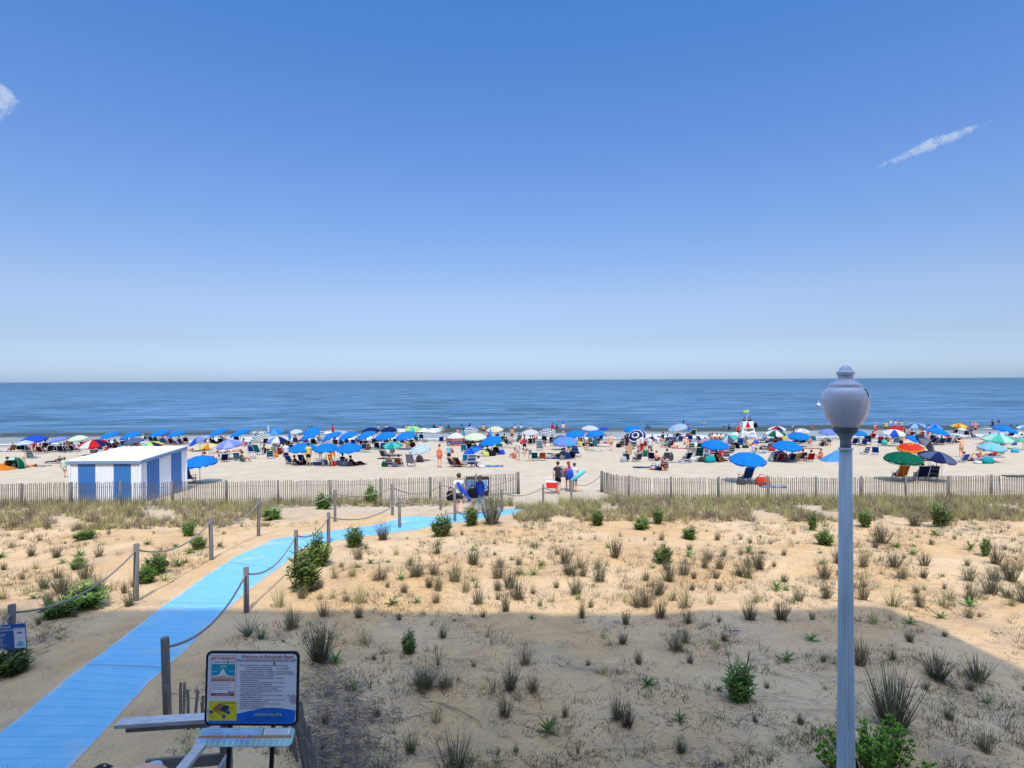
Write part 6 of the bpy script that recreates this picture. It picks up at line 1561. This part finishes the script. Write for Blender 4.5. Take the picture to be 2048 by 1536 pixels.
TUFT = {k: [v_tuft(k, 100 + 7 * i + j * 31) for i in range(4)] for j, k in enumerate(('dry', 'grey', 'grass', 'tall', 'straw'))}
SHRUB = [v_shrub(300 + i) for i in range(4)]; SHRUBD = [v_shrub(320 + i, 3) for i in range(2)]
ROS = [v_rosette(400 + i) for i in range(4)]; SPK = [v_rosette(420 + i, 13, 1) for i in range(3)]; YUC = [v_rosette(440 + i, 20, 2) for i in range(2)]
vr = random.Random(77)
def lit(px, py): return py < 1213 or px > 1760 + (py - 1213) * 1.8
def side(px, py): return 'sunlit' if lit(px, py) else 'shaded'
PPEND = []
def plant(px, py, wpx, hpx, kind, label=None):
    g0 = gp(px, py); h = hpx * g0.y / F * 1.04; w_ = wpx * g0.y / F; rz = vr.uniform(0, 6.28); g0.z -= .01
    where = f'{side(px, py)} dune sand'
    if kind in TUFT:
        cw = dict(dry=.72, grey=.78, grass=1.05, tall=.62, straw=.85)[kind]; o = inst('grass_tuft', vr.choice(TUFT[kind]), loc=g0, rot=(0, 0, rz), scale=(w_ / cw, w_ / cw, h))
        nm = dict(dry='dry brown stemmed grass tuft', grey='grey-green wiry grass tuft', grass='loose arching green grass tuft', tall='tall thin dark stemmed grass tuft', straw='pale straw coloured grass tuft')[kind]
        if label: tag(o, label, 'grass tuft', 'grass tufts on the dune')
        else: PPEND.append((o, px, py, dict(dry='dry brown tuft', grey='wiry grey-green tuft', grass='arching green tuft', tall='tall dark tuft', straw='straw coloured tuft')[kind], 'grass tuft', 'grass tufts on the dune'))
    elif kind in ('shrub', 'shrubd'):
        o = empty('goldenrod_bush', g0, rz); o.scale = (w_ / .98, w_ / .98, h); a, b = vr.choice(SHRUB if kind == 'shrub' else SHRUBD); inst('foliage', a, o); inst('stems', b, o)
        tag(o, label or f'dense leafy green dune bush on the {where}', 'bush', 'leafy green bushes' + ('' if label else f' on {where}'))
    else:
        me = vr.choice(dict(ros=ROS, spk=SPK, yuc=YUC)[kind]); cw = dict(ros=1.25, spk=1.1, yuc=1.2)[kind]; o = inst('leafy_rosette' if kind != 'yuc' else 'yucca', me, loc=g0, rot=(0, 0, rz), scale=(w_ / cw, w_ / cw, h / (.85 if kind == 'ros' else .95)))
        nm = dict(ros='small green leaf rosette', spk='spiky upright green seedling', yuc='stiff bladed yucca')[kind]
        if label: tag(o, label, 'plant', 'small leafy plants on the dune')
        else: PPEND.append((o, px, py, dict(ros='green leaf rosette', spk='spiky green seedling', yuc='yucca')[kind], 'plant', 'small leafy plants on the dune'))
    return o
NAMED = """604 1182 76 92 shrub|tall dense leafy bush at the walkway edge, nearer of the two biggest
636 1130 62 66 shrub|dense leafy bush just behind the nearer walkway bush
710 1093 46 46 shrub|round green bush beside the middle of the blue mat
766 1080 34 54 dry|dry brown tuft overlapping the blue mat right of the round bush
883 1074 48 52 shrub|round green bush left of the post on the blue mat
943 1050 42 44 shrub|green bush at the heels of the mat walkers
984 1048 52 92 tall|tall brown dead brush hiding the end of the blue mat
742 1006 36 38 shrub|green bush in front of the fence between two rope spans
646 1018 42 32 shrub|green bush in front of the fence by a rope post
548 1040 50 28 shrub|low green bush left of the sandy path by the fence
378 1072 34 32 shrub|upper bush of the pair above the left rope
398 1098 40 30 shrub|lower bush of the pair above the left rope
168 1080 44 24 shrub|low wide bush alone on the left dune
155 1138 36 26 shrub|small bush below the low wide one on the left dune
312 1148 58 42 shrub|bush behind the tall left rope post
292 1166 44 36 shrub|bush at the foot of the tall left rope post
170 1212 90 46 shrub|sprawling yellow-green bush under the left rope
118 1232 70 36 shrub|lower sprawling bush by the shadow line under the left rope
24 1345 84 58 shrub|dark bush behind the ordinance sign post
1195 1050 36 34 shrub|round green bush at the grass edge right of the centre gap
1283 1058 42 26 shrub|wide low bush right of the round grass-edge bush
1316 1047 30 36 shrubd|dark bush with dead stalks at the grass edge
1380 1077 38 26 shrub|low bush below the dark stalked one
1327 1125 44 38 shrub|bright round green bush in the middle of the planted rows
1552 1182 32 32 ros|large rosette of broad leaves on the sand left of the lamp post
1650 1090 44 32 shrub|green bush immediately left of the lamp post
1626 1060 24 36 shrub|narrow upright bush above the one left of the lamp post
1498 1106 30 26 ros|leafy sprig beside a tall dry tuft
1730 1054 30 40 shrubd|dark bush right of the lamp post at the grass edge
1762 1086 56 62 grey|large wiry tuft right of the lamp post in the upper rows
1880 1052 46 52 shrubd|big mixed dark bush at the grass edge on the far right
1870 1070 28 16 ros|low rosette below the big mixed bush on the right
1940 1100 28 24 ros|leafy sprig left of the upright one at far right
1971 1112 22 44 shrub|narrow upright green plant at the far right
1992 1128 36 54 dry|dry tuft right of the narrow upright green plant
2022 1162 42 66 dry|tall dry tuft near the right edge, upper one
2016 1196 32 32 dry|short dry tuft below the tall one near the right edge
1850 1132 40 38 grey|wiry bluish tuft in the right rows
1790 1134 40 44 dry|brown tuft right of the lamp in the second row
1728 1134 34 52 grey|wiry tuft close right of the lamp post
1726 1200 36 62 grey|tall tuft touching the right side of the lamp post
1836 1200 36 42 grass|light green tuft in the lower right rows
1938 1162 44 48 grey|bushy tuft in the right rows above two others
1940 1200 36 48 grey|middle one of three stacked tufts at right
1938 1236 30 40 grey|bottom one of three stacked tufts at right
1900 1200 36 36 grass|arching tuft left of the three stacked ones
1370 1213 56 84 grass|large grassy clump touching the shadow line
1518 1138 34 56 dry|tall dry tuft left of the rosette sprig
1230 1115 36 62 dry|tall dry fan tuft in the second planted row
1140 1150 44 46 dry|brown tuft at the left of the third row
1410 1136 26 54 grey|narrow wiry tuft right of the bright round bush
1440 1138 32 42 grey|wiry tuft right of the narrow one
833 1152 46 46 dry|dark brown tuft in the row behind the walkway bushes
758 1160 56 40 grey|grey-green tuft left of the dark brown one
728 1286 42 46 grass|bright green grassy mound in the near shade
818 1306 36 46 shrub|green bush in the shade right of the grassy mound
876 1330 34 50 spk|light green spiky plant in the near shade
1480 1398 72 82 shrubd|large green bush with dark seed stalks in the shaded foreground
1096 1466 54 42 ros|low leafy plant in the shaded centre foreground
1972 1406 44 30 spk|small fan leaved plant in the shade by the right shadow edge
640 1322 66 96 tall|tall dark brown clump in the shade right of the rope
584 1256 52 60 grey|grey-green clump at the shadow line near the rope post
496 1272 56 52 yuc|left yucca at the corner of the shadow
522 1278 44 44 yuc|right yucca at the corner of the shadow
708 1382 30 52 spk|spiky green plant left of centre in the near shade
740 1376 26 34 spk|smaller spiky plant right of the left spiky one
848 1372 56 58 tall|dark clump left half of the wide near clump
892 1374 56 48 grey|dark clump right half of the wide near clump
1786 1452 96 150 tall|biggest dark clump right of the lamp post
1722 1330 48 86 grey|dark green clump against the right side of the lamp post
1874 1356 60 70 tall|thin stemmed clump in the shade near the right shadow edge
1954 1360 64 62 dry|dark dense clump on the right shadow edge
1352 1300 56 56 grey|dark clump in the middle of the shaded sand
1370 1285 30 44 dry|dry stems behind the middle shaded clump
1255 1452 44 62 dry|brown clump in the centre foreground shade
912 1560 90 110 tall|large dark clump cut by the bottom edge left of centre
760 1556 60 56 dry|low dark clump cut by the bottom edge at left
1020 1378 46 66 dry|twiggy clump in the shaded left centre
1156 1506 20 44 spk|thin green shoots near the bottom centre
1252 1248 24 40 dry|dark stub tuft just below the shadow line
1430 1298 36 42 grass|yellow-green tuft in the upper shade
560 1214 44 70 straw|pale tuft on the sand between rope posts
1164 1236 22 60 grey|thin tuft crossing the shadow line at centre
1012 1222 26 60 dry|narrow brown tuft ending at the shadow line
1830 1052 40 40 dry|brown brush at the grass edge right of the lamp"""
npts = []; PANCH = []
for ln in NAMED.split('\n'):
    a, lab = ln.split('|'); f = a.split(); plant(*map(float, f[:4]), f[4], lab); npts.append((float(f[0]), float(f[1]))); PANCH.append((float(f[0]), 0, float(f[2]), float(f[1]), lab))
# planted rows: smaller tufts and rosettes, same look within a class
def path_x(py):   # sandy path + mat corridor, photo x range at this row
    for (xa, ya), (xb, yb) in zip(PATHL, PATHL[1:]):
        if ya >= py >= yb: t = (ya - py) / (ya - yb + 1e-6); return xa + (xb - xa) * t
    return 0
PATHL = [(-200, 1536), (60, 1330), (270, 1215), (430, 1120), (520, 1070), (690, 1040), (830, 1020), (1010, 1000)]
PATHR = [(330, 1536), (345, 1400), (480, 1260), (600, 1190), (700, 1100), (820, 1075), (960, 1055), (1060, 1020)]
def in_path(px, py):
    def xf(pl):
        for (xa, ya), (xb, yb) in zip(pl, pl[1:]):
            if ya >= py >= yb: return xa + (xb - xa) * (ya - py) / (ya - yb + 1e-6)
        return None
    l, r = xf(PATHL), xf(PATHR)
    return l is not None and r is not None and l - 12 < px < r + 8
def free(px, py, s=1.0):
    if in_path(px, py): return False
    return all(abs(px - a) > 24 * s or abs(py - b) > 16 * s for a, b in npts)
cnt = 0
for row, (py0, sx_, hh) in enumerate(((1060, 42, 18), (1074, 42, 22), (1092, 42, 26), (1112, 42, 32), (1134, 40, 38), (1156, 38, 46), (1180, 38, 46), (1206, 38, 50), (1240, 62, 42), (1280, 72, 44), (1326, 90, 44), (1380, 100, 46), (1440, 120, 48), (1505, 140, 50))):
    px = -20 + vr.uniform(0, 40)
    while px < 2070:
        x, y = px + vr.uniform(-12, 12), py0 + vr.uniform(-9, 9); px += sx_ * vr.uniform(.7, 1.35)
        if not free(x, y, .62) or vr.random() < .12 + (.3 if noise.noise(Vector((x * .007, y * .02, 2))) < -.1 else 0): continue
        if y > 1300 and 380 < x < 640: continue
        k = vr.choices(('dry', 'grey', 'ros', 'spk', 'grass', 'straw'), (36, 32, 16, 6, 12, 14 if y < 1215 else 2))[0]
        if y < 1110 and vr.random() < .35: k = 'ros'
        s = vr.choice((vr.uniform(.4, .75), vr.uniform(.7, 1.25))); h_ = hh * s * (.5 if k == 'ros' else .6 if k == 'spk' else 1.05); wd = hh * s * (.85 if k in ('ros', 'spk') else .80)
        plant(x, y, wd, h_, k); npts.append((x, y)); cnt += 1
name_pending(PPEND, PANCH, 1.6)
# tiny stubs and sprouts: countless, one object per mass
def stuff_blades(name, fn, mats, label, cat):
    bm = bmesh.new(); fn(bm); o = mesh_obj(name, bm, mats); tag(o, label, cat, kind='stuff'); return o
def stubs(bm):
    n = 0
    while n < 8500:
        px, py = vr.uniform(-40, 2080), 1046 + (vr.random() ** 1.5) * 500
        if in_path(px, py): continue
        m = noise.noise(Vector((px * .006, py * .02, 5))) + (.12 if py < 1200 else -.1)
        n += 1
        if vr.random() > .38 + m * 2.4: continue
        g0 = gp(px, py); s = vr.uniform(.04, .11) * (1.9 if vr.random() < .18 else 1) * (1.45 if py < 1210 else .8); mi = vr.choice((0, 1, 1, 1, 2, 3, 3))
        for k in range(vr.randint(6, 16)):
            p = g0 + Vector((vr.gauss(0, .05), vr.gauss(0, .05), -.01)); blade(bm, p, Vector((vr.uniform(-.7, .7), vr.uniform(-.7, .7), 1)), s * vr.uniform(.6, 1.6), .009, .35, mi, 2)
stuff_blades('dune_stubble', stubs, [G_DRY, G_GREY, G_ROS, G_STRAW], 'scattered short dead stubs and sprouts over the dune', 'stubble')
def strand(bm, g0, a, L, w_, cv, mi, n=3, lift=.015):
    d = Vector((math.cos(a), math.sin(a), 0)); q0 = d.cross(Vector((0, 0, 1))); prev = None
    for i in range(n + 1):
        t = i / n - .5; p = g0 + d * (L * t) + q0 * (cv * L * t * t + .02 * L * math.sin(t * 9 + cv * 20)); p.z = H(p.x, p.y) + .006 + lift * abs(math.sin(i * 2.1 + cv * 9)); w2 = w_ * (1 - .7 * abs(t)); cur = (bm.verts.new(p - q0 * w2), bm.verts.new(p + q0 * w2))
        if prev: bm.faces.new((prev[0], prev[1], cur[1], cur[0])).material_index = mi
        prev = cur
def litter(bm):
    big = [(x, y) for x, y in npts if y > 1050]
    for n in range(19000):
        if n % 5 < 3:
            x, y = vr.choice(big); g0 = gp(x, y) + Vector((vr.gauss(0, .28), vr.gauss(0, .22), 0)); L = vr.uniform(.04, .18)
        else:
            px, py = vr.uniform(-60, 2100), 1045 + (vr.random() ** .9) * 520
            if in_path(px, py) and vr.random() < .93: continue
            if noise.noise(Vector((px * .008, py * .014, 3))) < -.02 and vr.random() < .85: continue
            g0 = gp(px, py); L = vr.uniform(.02, .12)
        strand(bm, g0, vr.uniform(0, 6.28), L, vr.uniform(.0018, .0042), vr.uniform(-.9, .9), 0 if n % 4 else 1)
    for n in range(90):      # long dead runners
        px, py = vr.uniform(640, 2060), 1215 + vr.random() ** .8 * 330; strand(bm, gp(px, py), vr.uniform(-.9, .5), vr.uniform(.4, 1.3), vr.uniform(.003, .006), vr.uniform(-.7, .7), n % 2, 9, .03)
stuff_blades('dune_litter', litter, [mat('dark_twig', (.055, .043, .034), .9), mat('pale_twig', (.27, .23, .19), .9)], 'dark dry twigs and stem litter strewn over the dune sand', 'litter')
def shells(bm):
    for n in range(420):
        px, py = vr.uniform(300, 2060), 1200 + (vr.random() ** .7) * 340; g0 = gp(px, py); s = vr.uniform(.004, .011)
        bmesh.ops.create_icosphere(bm, subdivisions=1, radius=s, matrix=Matrix.Translation(g0 + Vector((0, 0, s * .4))) @ Matrix.Diagonal((1, vr.uniform(.5, 1.4), .5, 1)))
stuff_blades('shell_chips', shells, [mat('shell_white', (.75, .74, .70), .5)], 'tiny white shell chips scattered in the shaded sand', 'shells')
# beach grass along both fences
def grassband(x0, x1, seed, top, bot, ncl):
    rr = random.Random(seed)
    def fn(bm):
        for n in range(ncl):
            px = rr.uniform(x0, x1); t_, b_ = top(px), bot(px); u = rr.random() ** 1.25; py = t_ + (b_ - t_) * u
            if in_path(px, py): continue
            if noise.noise(Vector((px * .012, py * .05, 8))) < -.18 and u > .25: continue
            g0 = gp(px, py); h = rr.uniform(.30, .72) * (1 - .42 * u); mi = rr.choices((0, 1, 2), (6, 3 + 3 * u, 1 + 4 * u))[0]
            for k in range(rr.randint(12, 22)):
                p = g0 + Vector((rr.uniform(-.10, .10), rr.uniform(-.10, .10), -.02)); blade(bm, p, Vector((rr.uniform(-.45, .45), rr.uniform(-.4, .4), 1)), h * rr.uniform(.6, 1.1), rr.uniform(.012, .02), rr.uniform(.2, 1.1), mi, 3)
    return fn
stuff_blades('beach_grass', grassband(-60, 545, 1, lambda x: 1008, lambda x: 1064 - x * .02, 1500), [G_GRASS, G_STRAW, G_DRY], 'band of yellow-green beach grass below the left picket fence', 'beach grass')
stuff_blades('beach_grass', grassband(545, 1030, 4, lambda x: 1004, lambda x: 1014, 420), [G_GRASS, G_STRAW, G_DRY], 'green beach grass between the fence and the sandy path', 'beach grass')
def topr(x): return 1018 if x < 1120 else (1008 if x < 1200 else 1000)
stuff_blades('beach_grass', grassband(1030, 2110, 2, topr, lambda x: 1044, 3600), [G_GRASS, G_STRAW, G_DRY], 'long band of beach grass below the right picket fence', 'beach grass')
# bright bayberry under the lamp
def bayberry():
    g0 = gp(1746, 1576); g0.z -= .05; root = empty('bayberry_bush', g0); PR.seed(9); bl = bmesh.new(); bs = bmesh.new()
    for k in range(300):
        a = PR.uniform(0, 6.28); r = PR.random() ** .55; top = Vector((math.cos(a) * r * .60 + (.12 if math.cos(a) > 0 else 0), math.sin(a) * r * .55, PR.uniform(.45, .86) * (1 - .45 * r * r)))
        if noise.noise(top * 3.2) < -.08: continue
        b0 = Vector((top.x * .25, top.y * .25, 0)); tube(bs, [b0, b0.lerp(top, .55) + Vector((PR.uniform(-.05, .05), PR.uniform(-.05, .05), 0)), top], [.007, .005, .003], 4)
        for c_ in range(3):
            q = top - (top - b0) * .16 * c_
            for j in range(11): blade(bl, q, Vector((PR.uniform(-1, 1), PR.uniform(-1, 1), PR.uniform(.1, 1.2))), PR.uniform(.035, .055), .022, .2, 0, 2, True)
    mesh_obj('foliage', bl, G_BAY, root); mesh_obj('stems', bs, G_DRY, root); tag(root, 'bright green small-leaved bush behind the foot of the lamp post', 'bush', 'leafy green bushes')
bayberry()
# old broken fence pieces beside the sign, with a bank of dead brush
GSLAT = wood('grey_slat_wood', (.27, .25, .23), (.17, .155, .14), (20, 20, 1))
def old_fence(pts, label, hgt, lean, seed, n):
    rr = random.Random(seed); a, b = gp(*pts[0]), gp(*pts[1]); root = empty('broken_fence', a); tag(root, label, 'fence', 'broken old picket fence pieces'); bm = bmesh.new()
    for k in range(n):
        p = a.lerp(b, k / (n - 1)) + Vector((rr.uniform(-.02, .02), rr.uniform(-.03, .03), 0)); h = hgt * rr.uniform(.75, 1.05); q = Vector((lean + rr.uniform(-.06, .06), rr.uniform(-.08, .08), h)); z = H(p.x, p.y) - .05
        bar(bm, Vector((p.x, p.y, z)), Vector((p.x, p.y, z)) + q, .038, .010)
    o = mesh_obj('slats', bm, GSLAT); o.parent = root; o.matrix_parent_inverse = root.matrix_basis.inverted()
    bm = bmesh.new(); tube(bm, [a + Vector((lean * .6, 0, hgt * .7)), b + Vector((lean * .6, 0, hgt * .7))], .005, 4); o = mesh_obj('wire', bm, mat('fence_wire', (.16, .15, .14), .6)); o.parent = root; o.matrix_parent_inverse = root.matrix_basis.inverted()
old_fence([(338, 1448), (420, 1470)], 'short dark picket piece left of the rules board', .62, .0, 3, 9)
old_fence([(588, 1500), (648, 1620)], 'grey leaning pickets right of the rules board', .80, -.12, 4, 11)
old_fence([(600, 1440), (622, 1490)], 'upper leaning pickets tangled in brush right of the rules board', .55, -.10, 6, 6)
def brush(bm):
    for n in range(2600):
        px, py = vr.gauss(672, 52), vr.uniform(1330, 1600)
        if px < 590 or py < 1330 + abs(px - 640) * .5: continue
        g0 = gp(px, py); a = vr.uniform(0, 6.28); blade_d = Vector((math.cos(a), math.sin(a) * .6, vr.uniform(-.05, .55)))
        blade(bm, g0 + Vector((0, 0, vr.uniform(0, .10))), blade_d, vr.uniform(.08, .34), .009, .5, vr.choice((0, 0, 1)), 3)
    for n in range(500):
        px, py = vr.gauss(80, 90), vr.gauss(1290, 30); g0 = gp(px, py); a = vr.uniform(0, 6.28)
        if in_path(px, py): continue
        blade(bm, g0, Vector((math.cos(a), math.sin(a), vr.uniform(0, .5))), vr.uniform(.08, .35), .010, .5, vr.choice((0, 0, 1)), 3)
PR.seed(5)
stuff_blades('dead_brush', brush, [mat('dead_brush_dark', (.10, .08, .065), .9), mat('dead_brush_pale', (.22, .19, .16), .9)], 'tangled bank of dead brush beside the rules board', 'brush')
for lab, px, py, col in (('thin pale stick lying alone on the upper shaded sand', 1467, 1262, (.5, .5, .52)),):
    g0 = gp(px, py); bm = bmesh.new(); tube(bm, [(-.22, 0, .02), (.16, .0, .025)], [.006, .014], 6); o = mesh_obj('stick', bm, mat('pale_stick', col, .6)); o.location = g0; tag(o, lab, 'stick')

print('TUFTS', sum(o.name.startswith('grass_tuft') for o in bpy.data.objects), 'ROS', sum(o.name.startswith('leafy_ros') for o in bpy.data.objects))
